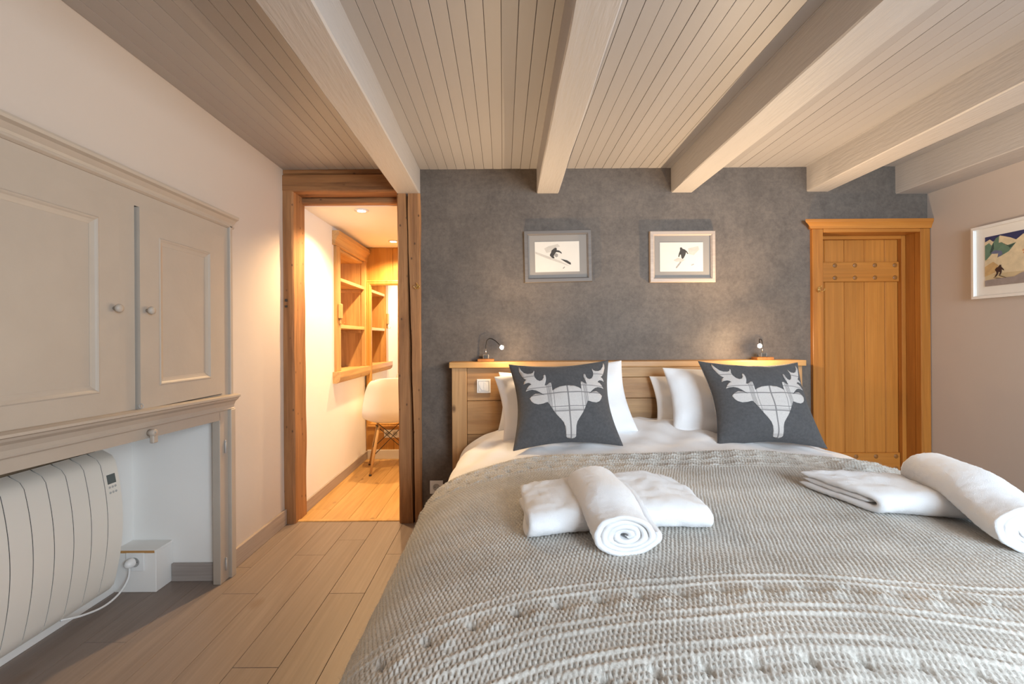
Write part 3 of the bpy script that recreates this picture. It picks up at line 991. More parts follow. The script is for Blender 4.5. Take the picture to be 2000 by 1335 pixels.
def picture(label, u0, u1, v0, v1, pu0, pu1, pv0, pv1, fm, tilt, art, fw=0.0275):
    cu_, cv_ = (u0 + u1) / 2, (v0 + v1) / 2
    t = thing('picture_frame', label, 'picture', (cu_, YB, cv_), rot=(0, tilt, 0))
    mp = lambda u, v, w: (u - cu_, -w, v - cv_)
    frame_ring('frame', u0, u1, v0, v1, [(0, 0.001), (0, 0.020), (0.003, 0.024), (fw * .75, 0.024), (fw * .82, 0.020), (fw, 0.018), (fw, 0.001)], mp, fm, t)
    box('mount', u0 + fw - cu_, u1 - fw - cu_, -0.011, -0.002, v0 + fw - cv_, v1 - fw - cv_, M['mat_grey'], t)
    pr_ = box('print', pu0 - cu_, pu1 - cu_, -0.0125, -0.0111, pv0 - cv_, pv1 - cv_, M['paper'], t)
    W, H = pu1 - pu0, pv1 - pv0
    q = lambda u, v, w: (pu0 + u * W - cu_, -w, pv1 - v * H - cv_)
    for lev, (nm, m, pts) in enumerate(art):
        flat_poly(nm, pts, q, 0.0127 + 0.00015 * lev, M[m], pr_)
    return t


def cr(pts, x0, x1, y0, y1):
    return [((x - x0) / (x1 - x0), (y - y0) / (y1 - y0)) for x, y in pts]


a1 = lambda p: cr(p, 297, 690, 240, 508)
art1 = [('snow_spray', 'paper_grey', a1([(380, 300), (420, 280), (500, 262), (520, 285), (470, 300), (440, 330), (400, 340)])),
        ('snow_track', 'paper_grey', a1([(300, 325), (420, 372), (520, 412), (600, 460), (560, 445), (420, 395), (302, 345)])),
        ('skier_print', 'ink', a1([(478, 294), (492, 300), (490, 316), (512, 320), (532, 336), (535, 350), (515, 338), (490, 332), (478, 340), (470, 356), (462, 368), (470, 388), (455, 388), (440, 376), (428, 362), (432, 350), (440, 336), (445, 318), (462, 304)])),
        ('skier_leg_print', 'ink_mid', a1([(478, 342), (500, 352), (500, 372), (484, 380), (468, 366)])),
        ('ski_print', 'ink', a1([(522, 394), (580, 408), (612, 430), (614, 446), (600, 444), (560, 420)])),
        ('pole_print', 'ink_mid', a1([(540, 478), (556, 464), (560, 470), (548, 482)]))]
a2 = lambda p: cr(p, 1398, 1783, 237, 492)
art2 = [('snow_spray', 'paper_grey', a2([(1650, 290), (1740, 270), (1750, 300), (1700, 350), (1655, 340)])),
        ('skier_print', 'ink', a2([(1578, 284), (1592, 280), (1600, 292), (1622, 300), (1640, 316), (1652, 338), (1644, 340), (1632, 322), (1626, 345), (1612, 372), (1600, 384), (1590, 372), (1586, 344), (1578, 345), (1570, 366), (1562, 362), (1568, 334), (1578, 310)])),
        ('snow_plume', 'paper_grey', a2([(1520, 395), (1560, 372), (1620, 388), (1590, 410), (1540, 405)])),
        ('ski_print', 'ink_mid', a2([(1580, 405), (1590, 410), (1562, 448), (1544, 466), (1540, 456), (1560, 430)])),
        ('signature_print', 'ink_mid', a2([(1676, 436), (1700, 426), (1702, 431), (1680, 441)]))]
picture('grey wooden framed print of a skier leaning into a turn', 0.130, 0.540, 1.458, 1.772, 0.196, 0.466, 1.521, 1.705, M['frame_grey'], math.radians(-0.9), art1)
picture('champagne wooden framed print of a skier seen from behind', 0.893, 1.290, 1.452, 1.763, 0.955, 1.218, 1.518, 1.695, M['frame_champ'], 0.0, art2)

# colourful picture on the right wall
rt = thing('picture_frame', 'white framed colour painting of skiers on a snowy mountain slope', 'picture', (XR, 2.22, 1.505))
rw = lambda u, v, w: (XR - w, u, v)
frame_ring('frame', 1.955, 2.492, 1.315, 1.702, [(0, 0.001), (0, 0.032), (0.014, 0.034), (0.016, 0.030), (0.016, 0.001)], rw, M['frame_white'], rt)
box('mount', XR - 0.018, XR - 0.004, 1.971, 2.476, 1.331, 1.686, M['mount_white'], rt)
PU0, PU1, PV0, PV1 = 2.020, 2.430, 1.378, 1.640
pr_ = box('print', XR - 0.0195, XR - 0.0181, PU0, PU1, PV0, PV1, plain('painted_snow', (0.56, 0.44, 0.26), 0.8, 0.12, 14), rt)
pc = {'sky': (0.028, 0.030, 0.10), 'teal': (0.12, 0.20, 0.135), 'dkteal': (0.04, 0.07, 0.055), 'snowy': (0.66, 0.54, 0.35), 'shade': (0.30, 0.245, 0.22), 'brown': (0.045, 0.018, 0.012), 'red': (0.55, 0.05, 0.03), 'blue': (0.13, 0.14, 0.22), 'ochre': (0.52, 0.34, 0.15)}
pm = {k: plain('painted_' + k, v, 0.8, 0.15, 30) for k, v in pc.items()}
qr = lambda u, v, w: (XR - w, PU1 - u * (PU1 - PU0), PV1 - v * (PV1 - PV0))
# u: 0 at the end next to the door, 1 nearest the viewer
art3 = [('sky_paint', 'sky', [(0, 0), (1, 0), (1, 0.14), (0.62, 0.10), (0.40, 0.16), (0.22, 0.13), (0.0, 0.16)]),
        ('mountain_paint', 'snowy', [(0, 0.10), (0.06, 0.06), (0.10, 0.12), (0.18, 0.02), (0.30, 0.10), (0.36, 0.16), (0.44, 0.07), (0.52, 0.15), (0.70, 0.05), (0.85, 0.16), (1, 0.08), (1, 0.45), (0.0, 0.45)]),
        ('slope_paint', 'snowy', [(0.0, 0.50), (0.14, 0.42), (0.30, 0.36), (0.46, 0.18), (0.60, 0.12), (0.8, 0.3), (1, 0.35), (1, 0.8), (0, 0.75)]),
        ('ridge_paint', 'teal', [(0, 0.17), (0.05, 0.13), (0.08, 0.19), (0.10, 0.14), (0.13, 0.06), (0.17, 0.03), (0.165, 0.16), (0.20, 0.16), (0.25, 0.24), (0.36, 0.21), (0.28, 0.36), (0.17, 0.44), (0.20, 0.36), (0.14, 0.33), (0.08, 0.36), (0.02, 0.46), (0, 0.47)]),
        ('rock_paint', 'dkteal', [(0.085, 0.20), (0.105, 0.14), (0.11, 0.26), (0.07, 0.36), (0.06, 0.32)]),
        ('rock_paint', 'dkteal', [(0.20, 0.17), (0.215, 0.19), (0.28, 0.25), (0.36, 0.215), (0.34, 0.245), (0.29, 0.30), (0.275, 0.26)]),
        ('ledge_paint', 'blue', [(0.07, 0.34), (0.12, 0.29), (0.20, 0.33), (0.21, 0.40), (0.15, 0.45), (0.16, 0.37), (0.10, 0.36)]),
        ('ochre_paint', 'ochre', [(0, 0.60), (0.10, 0.52), (0.16, 0.60), (0.12, 0.74), (0, 0.80)]),
        ('shadow_paint', 'shade', [(0, 0.88), (0.18, 0.86), (0.34, 0.86), (0.42, 0.80), (0.60, 0.74), (1, 0.70), (1, 1), (0, 1)]),
        ('skier_paint', 'brown', [(0.175, 0.60), (0.195, 0.60), (0.195, 0.635), (0.225, 0.70), (0.225, 0.725), (0.20, 0.69), (0.20, 0.74), (0.185, 0.80), (0.17, 0.80), (0.18, 0.745), (0.165, 0.735), (0.155, 0.78), (0.13, 0.83), (0.115, 0.83), (0.14, 0.76), (0.135, 0.72), (0.12, 0.69), (0.135, 0.65), (0.16, 0.635)]),
        ('ski_paint', 'brown', [(0.105, 0.835), (0.19, 0.865), (0.188, 0.87), (0.10, 0.842)]),
        ('ski_paint', 'brown', [(0.17, 0.80), (0.255, 0.865), (0.25, 0.87), (0.165, 0.81)]),
        ('far_skier_paint', 'red', [(0.445, 0.36), (0.452, 0.355), (0.46, 0.372), (0.478, 0.362), (0.482, 0.368), (0.466, 0.388), (0.468, 0.41), (0.478, 0.44), (0.472, 0.443), (0.46, 0.415), (0.446, 0.445), (0.44, 0.44), (0.452, 0.41), (0.450, 0.388), (0.43, 0.392), (0.43, 0.385), (0.448, 0.375)])]
for lev, (nm, k, pts) in enumerate(art3):
    flat_poly(nm, pts, qr, 0.0197 + 0.0002 * lev, pm[k], pr_)

# ------------------------------------------------------------------ headboard
HF = 2.650
hb = thing('headboard', 'rustic pine plank headboard with a honey wooden shelf top', 'headboard', (0.717, 2.70, 0))
box('shelf', -0.314, 1.750, 2.628, 2.779, 0.949, 0.982, M['shelf_x'], hb, bev=0.003, seg=2)
box('stile', -0.300, -0.214, HF - 0.008, 2.76, 0.0, 0.9485, M['head_z'], hb, bev=0.002)
box('stile', 1.640, 1.735, HF - 0.008, 2.76, 0.0, 0.9485, M['head_z'], hb, bev=0.002)
for rows in ([(-0.213, 0.20, ((0.35, 0.560), (0.561, 0.755), (0.756, 0.9485))),
              (0.2012, 1.639, ((0.35, 0.520), (0.521, 0.645), (0.646, 0.766), (0.767, 0.888), (0.889, 0.9485)))]):
    for z0_, z1_ in rows[2]:
        box('plank', rows[0] + .0005, rows[1] - .0005, HF + random.uniform(-.001, .001), 2.68, z0_ + .0008, z1_ - .0008, M['head_x'], hb, bev=0.0015)
box('cleat', -0.213, 1.639, 2.681, 2.76, 0.10, 0.9480, M['head_x'], hb)

sw = thing('light_switch', 'white square light switch with round rocker on the headboard', 'switch', (-0.115, HF - .002, 0.843))
p_ = box('plate', -0.155, -0.075, HF - 0.0105, HF - 0.002, 0.803, 0.883, M['white_pl'], sw, bev=0.002, seg=2)
for s in (-1, 1):
    pts = [(-0.115 + s * 0.001 + s * 0.021 * math.sin(a), HF - 0.0106, 0.843 + 0.024 * math.cos(a)) for a in np.linspace(0, PI, 12)]
    prism('rocker', pts, (0, -0.003, 0), M['white_pl'], p_)
frame_ring('surround', -0.146, -0.084, 0.812, 0.874, [(0, 0.0), (0, 0.0015), (0.002, 0.0015), (0.002, 0)], lambda u, v, w: (u, HF - .0105 - w, v), M['greyb'], p_)

# reading lamps on the headboard shelf
SH = 0.982


def reading_lamp(label, bx, by, pts, head, hdir, power):
    t = thing('reading_lamp', label, 'lamp', (bx, by, SH), group='reading lamps on the headboard')
    box('block', bx - 0.049, bx + 0.049, by - 0.035, by + 0.035, SH, SH + 0.016, M['plug'], t, bev=0.002)
    bs = box('base', bx - 0.017, bx + 0.017, by - 0.017, by + 0.017, SH + 0.0162, SH + 0.042, M['chrome'], t, bev=0.002)
    box('switch_face', bx - 0.0135, bx + 0.0125, by - 0.0185, by - 0.017, SH + 0.018, SH + 0.039, M['dark'], bs)
    tube('ferrule', [(bx, by, SH + 0.042), (bx, by, SH + 0.075)], [0.0042, 0.003], M['chrome'], t, 10)
    tube('gooseneck', catmull(pts, 8), 0.0024, M['steel_dk'], t, 8)
    hd_ = Vector(hdir).normalized()
    h = Vector(head)
    hb_ = lathe('lamp_head', [(0.004, -0.030), (0.010, -0.026), (0.0125, -0.004), (0.0125, 0.004), (0.0105, 0.004), (0.0105, 0.0)], M['chrome'], t, h, hd_, 16)
    lathe('led', [(0.0104, 0.0005), (0.0100, 0.004), (0.006, 0.0065), (0, 0.007)], M['bulb'], hb_, h, hd_, 16)
    light('reading_lamp_light', 'POINT', h + hd_ * 0.03, power * 0.22, (1.0, 0.72, 0.43), 0.012)
    d_ = Vector((hd_.x, -0.62, 0.80))
    light('reading_lamp_beam', 'SPOT', h + hd_ * 0.03, power * 1.8, (1.0, 0.72, 0.43), 0.012,
          d_.to_track_quat('-Z', 'Y').to_euler(), spot_size=2.95, spot_blend=0.75)


reading_lamp('small gooseneck reading lamp on a wood block near the light switch', -0.104, 2.705,
             [(-0.104, 2.705, SH + .07), (-0.104, 2.705, 1.075), (-0.096, 2.700, 1.108), (-0.076, 2.690, 1.118), (-0.048, 2.65, 1.106), (-0.022, 2.605, 1.082)],
             (-0.010, 2.585, 1.068), (0.25, -0.9, -0.1), 15.0)
reading_lamp('small gooseneck reading lamp glaring brightly beside the honey door', 1.54, 2.705,
             [(1.54, 2.705, SH + .07), (1.54, 2.705, 1.075), (1.532, 2.700, 1.098), (1.515, 2.690, 1.104), (1.488, 2.645, 1.096), (1.462, 2.598, 1.080)],
             (1.450, 2.575, 1.067), (-0.25, -0.92, 0.05), 30.0)

# ------------------------------------------------------------------ bed
CX, HWID = 0.722, 1.040
ZE = 0.33


def lowbump(x, y):
    return (0.006 * np.sin(3.1 * x + 1.2 + 1.7 * y) + 0.005 * np.sin(5.3 * y - 2.1 * x + 0.4) + 0.003 * np.sin(9 * x + 3 * y))


def top_z(y):
    """crown height of the bed along its length"""
    y = np.asarray(y, float)
    z = 0.603 + 0.047 * np.clip((y - 1.72) / 0.65, 0, 1) ** 1.3
    z = z - 0.20 * np.clip((0.86 - y) / 0.40, 0, 1) ** 2.2
    return z


def prof_across(n=4000, exp=3.1, hang=0.22):
    """superellipse shoulder profile: arc-length s -> (x, drop fraction 0..1, extra hang)"""
    th = np.linspace(0, PI, n)
    x = -HWID * np.sign(np.cos(th)) * np.abs(np.cos(th)) ** (2 / exp)
    f = np.abs(np.sin(th)) ** (2 / exp)
    X = np.concatenate([[-HWID], x, [HWID]]) + CX
    return X, f


class Sheet:
    """parametric bed-cover surface: s across the bed, t along it"""

    def __init__(self, hang, foot_hang):
        X, f = prof_across()
        h = np.concatenate([[0], f * 0 + 0, [0]])
        self.f = np.concatenate([[0], f, [0]])
        self.h = np.concatenate([[-hang], h[1:-1], [-hang]])
        self.X = X
        zz = self.f * (0.625 - ZE) + self.h
        d = np.hypot(np.diff(X), np.diff(zz))
        self.s = np.concatenate([[0], np.cumsum(d)])
        self.len = self.s[-1]

    def pos(self, s, y, off=0.0):
        x = np.interp(s, self.s, self.X)
        f = np.interp(s, self.s, self.f)
        h = np.interp(s, self.s, self.h)
        zt = top_z(y)
        z = ZE + f * (zt - ZE) + h
        x = CX + (x - CX) * (1 - 0.055 * np.clip((y - 1.8) / 0.7, 0, 1))
        # shoulders swell a little
        z = z + lowbump(x, y) * np.clip(f * 1.3 - 0.3, 0, 1)
        x = x + 0.006 * np.sin(7 * y + 1.0) * (1 - f) * np.sign(x - CX)
        return x, z


def sheet_mesh(name, sh, S_, Y_, Zextra, mat, parent=None, off=0.0):
    """S_,Y_: 2D arrays"""
    x, z = sh.pos(S_, Y_)
    P = np.stack([x, Y_, z], -1)
    du = np.gradient(P, axis=1); dv = np.gradient(P, axis=0)
    nr = np.cross(du, dv)
    nr /= np.linalg.norm(nr, axis=-1, keepdims=True) + 1e-9
    if nr[nr.shape[0] // 2, nr.shape[1] // 2, 2] < 0:
        nr = -nr
    P = P + nr * (off + Zextra)[..., None]
    nv, nu = S_.shape
    me = bpy.data.meshes.new(name)
    me.vertices.add(nu * nv)
    me.vertices.foreach_set('co', P.astype(np.float32).ravel())
    idx = np.arange(nu * nv).reshape(nv, nu)
    q = np.stack([idx[:-1, :-1], idx[:-1, 1:], idx[1:, 1:], idx[1:, :-1]], -1).reshape(-1, 4)
    nq = len(q)
    me.loops.add(nq * 4)
    me.polygons.add(nq)
    me.loops.foreach_set('vertex_index', q.astype(np.int32).ravel())
    me.polygons.foreach_set('loop_start', np.arange(0, nq * 4, 4, dtype=np.int32))
    me.update(calc_edges=True)
    o = finish(name, me, mat, parent, True)
    return o, P


bed = thing('bed', 'double bed base and mattress standing against the headboard', 'bed', (CX, 1.6, 0))
box('base', CX - 0.90, CX + 0.90, 0.70, 2.63, 0.10, 0.30, M['head_x'], bed, bev=0.005)
box('mattress', CX - 0.88, CX + 0.88, 0.70, 2.635, 0.30, 0.50, M['linen'], bed, bev=0.05, seg=4)
for sx in (-1, 1):
    for yy in (0.78, 2.5):
        box('leg', CX + sx * 0.8 - .04, CX + sx * 0.8 + .04, yy - .04, yy + .04, 0, 0.10, M['head_z'], bed)

# duvet
sh1 = Sheet(0.12, 0.2)
s_ = np.linspace(0, sh1.len, 360)
y_ = np.linspace(2.628, 0.50, 300)
SS, YY = np.meshgrid(s_, y_)
xx_, _ = sh1.pos(SS, YY)
# cotton creases near the pillows, melting away under the throw
amp = np.clip((YY - 1.9) / 0.25, 0, 1)
ex = amp * (0.010 * np.sin(11 * xx_ + 6 * YY) * np.sin(7 * YY + 2 * xx_) + 0.005 * np.sin(26 * xx_ - 19 * YY) + 0.003 * np.sin(43 * xx_ + 31 * YY))
ex += 0.018 * np.exp(-((YY - 2.47) / 0.10) ** 2) * np.clip(1 - np.abs(xx_ - 0.70) / 0.95, 0, 1)
dv, _ = sheet_mesh('duvet', sh1, SS, YY, ex, M['linen'])
setp(dv, 'white cotton duvet spread over the bed beneath the knitted throw', 'duvet')


# knitted throw
def yarn():
    m, nt, b = new_mat('mohair_yarn')
    tc = N(nt, 'ShaderNodeTexCoord')
    n1 = N(nt, 'ShaderNodeTexNoise', Scale=5.0, Detail=4.0)
    n2 = N(nt, 'ShaderNodeTexNoise', Scale=220.0, Detail=3.0, Roughness=0.7)
    nt.links.new(tc.outputs['Object'], n1.inputs['Vector']); nt.links.new(tc.outputs['Object'], n2.inputs['Vector'])
    a = N(nt, 'ShaderNodeMath', operation='ADD'); nt.links.new(n1.outputs['Fac'], a.inputs[0]); nt.links.new(n2.outputs['Fac'], a.inputs[1])
    h = N(nt, 'ShaderNodeMath', operation='MULTIPLY'); h.inputs[1].default_value = 0.5; nt.links.new(a.outputs[0], h.inputs[0])
    cr_ = N(nt, 'ShaderNodeValToRGB'); e = cr_.color_ramp.elements
    e[0].position = 0.36; e[1].position = 0.66
    e[0].color = (0.41, 0.385, 0.345, 1); e[1].color = (0.63, 0.60, 0.55, 1)
    nt.links.new(h.outputs[0], cr_.inputs['Fac']); nt.links.new(cr_.outputs['Color'], b.inputs['Base Color'])
    b.inputs['Roughness'].default_value = 0.95
    b.inputs['Sheen Weight'].default_value = 0.35
    b.inputs['Sheen Roughness'].default_value = 0.4
    bp = N(nt, 'ShaderNodeBump', Strength=0.5, Distance=0.002)
    nt.links.new(n2.outputs['Fac'], bp.inputs['Height']); nt.links.new(bp.outputs['Normal'], b.inputs['Normal'])
    return m


M['yarn'] = yarn()
sh2 = Sheet(0.13, 0.2)
NS, NT = 1120, 640
s_ = np.linspace(0.02, sh2.len - 0.02, NS)
t_ = np.linspace(0.0, 1.50, NT)            # distance from the head edge of the throw
SS, TT = np.meshgrid(s_, t_)
x_, _ = sh2.pos(SS, SS * 0 + 1.5)
HEADY = 1.942 + 0.012 * np.sin(4.1 * x_ + .5) + 0.006 * np.sin(11 * x_) - 0.02 * (x_ - 0.4)
YY = HEADY - TT
YY = YY - 0.075 * np.clip((x_ - 0.45), 0, 2) ** 1.3 * np.clip((TT - 0.3) / 0.8, 0, 1)
YY = YY - 0.06 * np.clip((0.5 - x_) / 0.5, 0, 1.5) ** 1.5 * np.clip((TT - 0.3) / 0.8, 0, 1)
SU, SV = 0.0098, 0.0250
# rows bend slightly like a soft knit
jit = 0.05 * np.sin(41 * SS + 67 * TT) + 0.03 * np.sin(113 * SS - 71 * TT) + 0.03 * np.sin(211 * TT + 157 * SS)
u = SS / SU + 0.25 * np.sin(TT * 9 + SS * 3) + jit
v = TT / SV + 0.25 * np.sin(SS * 7) + 0.5 * jit
lat = np.cos(2 * PI * u) * np.cos(2 * PI * v)
st = 1 - np.clip(lat, 0, 1) ** 1.7          # 1 on loops, 0 in the holes
st = st + 0.18 * np.cos(4 * PI * v) * (1 - np.abs(lat))
kn = (0.0092 + 0.0018 * np.sin(17 * SS + 23 * TT) * np.sin(29 * TT - 13 * SS)) * st
# bands of garter ridges and eyelets at both ends


def ridge(c, w=0.0042, a=0.007):
    g = np.exp(-((TT - c) / w) ** 2)
    return g


def band(ridges, eyelets):
    out = np.zeros_like(TT); msk = np.zeros_like(TT); hol = np.zeros_like(TT)
    for c in ridges:
        g = ridge(c)
        tw = 0.82 + 0.18 * np.cos(2 * PI * (SS / 0.013 + (TT - c) * 40))
        out += g * 0.0072 * tw
        msk = np.maximum(msk, g)
    for c, ph in eyelets:
        k = (SS + ph) / 0.082
        fr = (k - np.floor(k) - 0.5) * 0.082
        hol += np.exp(-((TT - c) / 0.010) ** 2 - ((fr - (TT - c) * 0.5) / 0.007) ** 2)
        out += 0.006 * np.exp(-((TT - c - 0.022) / 0.012) ** 2) * np.exp(-((np.abs(fr) - 0.041) / 0.016) ** 2)
    return out, msk, hol


o1, m1, h1 = band([0.983, 1.009, 1.093, 1.117, 1.169, 1.191, 1.253, 1.277], [(1.037, 0.0), (1.213, 0.03)])
o2, m2, h2 = band([0.010, 0.060, 0.078, 0.125, 0.143, 0.20, 0.218], [(0.035, 0.02), (0.102, 0.05), (0.170, 0.0)])
mk = np.clip(m1 + m2, 0, 1)
kn = kn * (1 - 0.93 * mk) + 0.004 * mk + o1 + o2 - 0.016 * np.clip(h1 + h2, 0, 1)
edge = np.clip(TT / 0.03, 0, 1) ** 0.5
wave = 0.004 * np.sin(8 * x_ + 3 * TT) * np.sin(6 * TT + 1) + 0.006 * np.exp(-((TT - 0.10) / 0.10) ** 2) * np.sin(13 * x_ + 1.0)
gx_, gy_ = (x_ - 1.34), (YY - 1.77)
gather = np.exp(-(gx_ / 0.085) ** 2 - (gy_ / 0.045) ** 2)
wave = wave + gather * (0.016 + 0.010 * np.sin(80 * gx_ + 35 * gy_)) - 0.006 * np.exp(-((gx_ + .12) / 0.06) ** 2 - ((gy_ + .03) / 0.05) ** 2)
thr, THP = sheet_mesh('throw_blanket', sh2, SS, YY, (kn + wave + 0.004) * edge + 0.003, M['yarn'], off=0.008)
setp(thr, 'chunky grey beige knitted mohair throw covering the lower bed', 'blanket')


def fuzz(name, P, Nn, n, length, width, mat, parent, seed, lay=0.75):
    """short loose fibres standing off a textile surface, one thin triangle each"""
    r = np.random.default_rng(seed)
    k = r.integers(0, len(P), n)
    base = P[k] - Nn[k] * 0.001
    d = Nn[k] + lay * r.normal(size=(n, 3))
    d /= np.linalg.norm(d, axis=1, keepdims=True)
    flip = (d * Nn[k]).sum(1) < 0.05
    d[flip] = Nn[k][flip]
    side = np.cross(d, r.normal(size=(n, 3)))
    side /= np.linalg.norm(side, axis=1, keepdims=True) + 1e-9
    L_ = length * r.uniform(0.4, 1.2, (n, 1))
    V = np.stack([base - side * width / 2, base + side * width / 2, base + d * L_], 1).reshape(-1, 3)
    me = bpy.data.meshes.new(name)
    me.vertices.add(3 * n)
    me.vertices.foreach_set('co', (V - np.array(ORG0(parent))).astype(np.float32).ravel())
    me.loops.add(3 * n); me.polygons.add(n)
    me.loops.foreach_set('vertex_index', np.arange(3 * n, dtype=np.int32))
    me.polygons.foreach_set('loop_start', np.arange(0, 3 * n, 3, dtype=np.int32))
    me.update(calc_edges=True)
    me.materials.append(mat)
    o = bpy.data.objects.new(name, me)
    C.objects.link(o)
    o.parent = parent
    o['kind'] = 'stuff'
    return o


def ORG0(parent):
    return org[parent]


_du = np.gradient(THP, axis=1); _dv = np.gradient(THP, axis=0)
_n = np.cross(_du, _dv); _n /= np.linalg.norm(_n, axis=-1, keepdims=True) + 1e-9
if _n[NT // 2, NS // 2, 2] < 0: _n = -_n
_sel = (THP[..., 2] > 0.25)
fuzz('mohair_fuzz', THP[_sel], _n[_sel], 120000, 0.011, 0.00035, M['yarn'], thr, 3, 0.9)


def bed_z(x, y):
    """height of the throw surface near x,y"""
    d = (THP[..., 0] - x) ** 2 + (THP[..., 1] - y) ** 2
    ok = d < 0.0006
    return float(THP[..., 2][ok].max()) if ok.any() else 0.62


# ------------------------------------------------------------------ pillows and cushions
def pillow_surface(u, v, a, b, T, pinch=0.07, seed=0.0, wr=0.004, fill=0.42):
    """u,v in [-1,1]; returns x,z (plane) and half thickness"""
    x = a * u * (1 - pinch * np.cos(PI * v / 2) * np.abs(u) ** 2)
    z = b * v * (1 - pinch * np.cos(PI * u / 2) * np.abs(v) ** 2)
    th = T * np.clip((1 - u ** 2) * (1 - v ** 2), 0, 1) ** fill
    w = wr * (np.sin(5 * u + 3 * v + seed) + 0.7 * np.sin(9 * v - 4 * u + 2 * seed) + 0.5 * np.sin(15 * u * v + seed) + .4 * np.sin(17 * u + 11 * v + seed * 3))
    th = th + w * np.clip(1 - np.maximum(np.abs(u), np.abs(v)), 0, 1) ** 0.5
    return x, z, np.maximum(th, 0)


def pillow_mesh(name, a, b, T, mat, parent, seed, pinch=0.07, wr=0.004, n=56, fill=0.42, sag=None):
    g = np.sin(np.linspace(-PI / 2, PI / 2, n))
    U, Vv = np.meshgrid(g, g)
    x, z, th = pillow_surface(U, Vv, a, b, T, pinch, seed, wr, fill)
    if sag is not None:
        z = sag(U, Vv, z)
    front = np.stack([x, -th, z], -1).reshape(-1, 3)
    back = np.stack([x, th * 0.9, z], -1).reshape(-1, 3)
    idx = np.arange(n * n).reshape(n, n)
    q = np.stack([idx[:-1, :-1], idx[:-1, 1:], idx[1:, 1:], idx[1:, :-1]], -1).reshape(-1, 4)
    F = q.tolist() + (q[:, ::-1] + n * n).tolist()
    V = np.concatenate([front, back]).tolist()
    me = bpy.data.meshes.new(name)
    me.from_pydata(V, [], F)
    bm = bmesh.new(); bm.from_mesh(me)
    bmesh.ops.remove_doubles(bm, verts=bm.verts[:], dist=1e-5)
    bmesh.ops.recalc_face_normals(bm, faces=bm.faces[:])
    bm.to_mesh(me); bm.free()
    return finish(name, me, mat, parent, True)


def pillow(label, x, y, z, lean, roll, yaw, a, b, T, seed):
    t = thing('pillow', label, 'pillow', (x, y, z), rot=(math.radians(-lean), math.radians(roll), math.radians(yaw)), group='white pillows against the headboard')
    t.rotation_mode = 'ZXY'
    pillow_mesh('pillowcase', a, b, T, M['linen'], t, seed, pinch=0.075, wr=0.010, fill=0.46)
    return t


pillow('white pillow propped upright behind the deer cushion next to the light switch', 0.318, 2.405, 0.775, 24, -7, 0, 0.350, 0.195, 0.092, 0.5)
pillow('white pillow at the back of the pair nearest the light switch', 0.305, 2.572, 0.758, 12, 1, 0, 0.335, 0.165, 0.048, 2.1)
pillow('crumpled white pillow leaning behind the deer cushion next to the honey door', 1.225, 2.405, 0.768, 24, 1, 0, 0.360, 0.195, 0.094, 3.3)
pillow('white pillow at the back of the pair next to the honey door', 1.185, 2.572, 0.752, 12, -2, 0, 0.345, 0.160, 0.048, 4.4)


def plaid():
    m, nt, b = new_mat('plaid_tweed')
    uv = N(nt, 'ShaderNodeUVMap')
    sep = N(nt, 'ShaderNodeSeparateXYZ')
    nt.links.new(uv.outputs[0], sep.inputs[0])

    def lines(out, centres, half):
        acc = None
        for c, hwid, s in centres:
            sub = N(nt, 'ShaderNodeMath', operation='SUBTRACT'); sub.inputs[1].default_value = c
            nt.links.new(sep.outputs[out], sub.inputs[0])
            ab = N(nt, 'ShaderNodeMath', operation='ABSOLUTE'); nt.links.new(sub.outputs[0], ab.inputs[0])
            lt = N(nt, 'ShaderNodeMath', operation='LESS_THAN'); lt.inputs[1].default_value = hwid
            nt.links.new(ab.outputs[0], lt.inputs[0])
            ms = N(nt, 'ShaderNodeMath', operation='MULTIPLY'); ms.inputs[1].default_value = s
            nt.links.new(lt.outputs[0], ms.inputs[0])
            if acc is None:
                acc = ms.outputs[0]
            else:
                mx = N(nt, 'ShaderNodeMath', operation='MAXIMUM')
                nt.links.new(acc, mx.inputs[0]); nt.links.new(ms.outputs[0], mx.inputs[1])
                acc = mx.outputs[0]
        return acc
    vx = lines('X', [(0.0, .013, .75)] + [(sg * q, .0050, .75) for sg in (-1, 1) for q in (.26, .313, .334, .355, .376)], 0)
    vy = lines('Y', [(0.26, .013, .7), (-0.05, .008, .75), (-0.155, .016, .6), (-0.105, .004, .5), (-0.13, .004, .5), (0.42, .01, .6), (0.69, .01, .6), (-0.82, .007, .6), (-.86, .006, .6)], 0)
    mx = N(nt, 'ShaderNodeMath', operation='MAXIMUM'); nt.links.new(vx, mx.inputs[0]); nt.links.new(vy, mx.inputs[1])
    nz = N(nt, 'ShaderNodeTexNoise', Scale=300.0, Detail=2.0)
    tc = N(nt, 'ShaderNodeTexCoord'); nt.links.new(tc.outputs['Object'], nz.inputs['Vector'])
    cr_ = N(nt, 'ShaderNodeValToRGB'); e = cr_.color_ramp.elements
    e[0].color = (0.50, 0.46, 0.43, 1); e[1].color = (0.58, 0.54, 0.51, 1); e[0].position = .3; e[1].position = .7
    nt.links.new(nz.outputs['Fac'], cr_.inputs['Fac'])
    mk_ = N(nt, 'ShaderNodeMixRGB'); mk_.inputs[2].default_value = (0.10, 0.092, 0.095, 1)
    nt.links.new(mx.outputs[0], mk_.inputs[0]); nt.links.new(cr_.outputs['Color'], mk_.inputs[1])
    nt.links.new(mk_.outputs[0], b.inputs['Base Color'])
    b.inputs['Roughness'].default_value = 0.95
    return m


M['plaid'] = plaid()
M['felt'] = plain('charcoal_felt', (0.080, 0.078, 0.080), 0.95, 0.22, 90.0, 0.4, 500, sheen=0.08)
M['felt_back'] = plain('cushion_back_tweed', (0.40, 0.37, 0.35), 0.95, 0.1, 60.0, 0.3, 400)

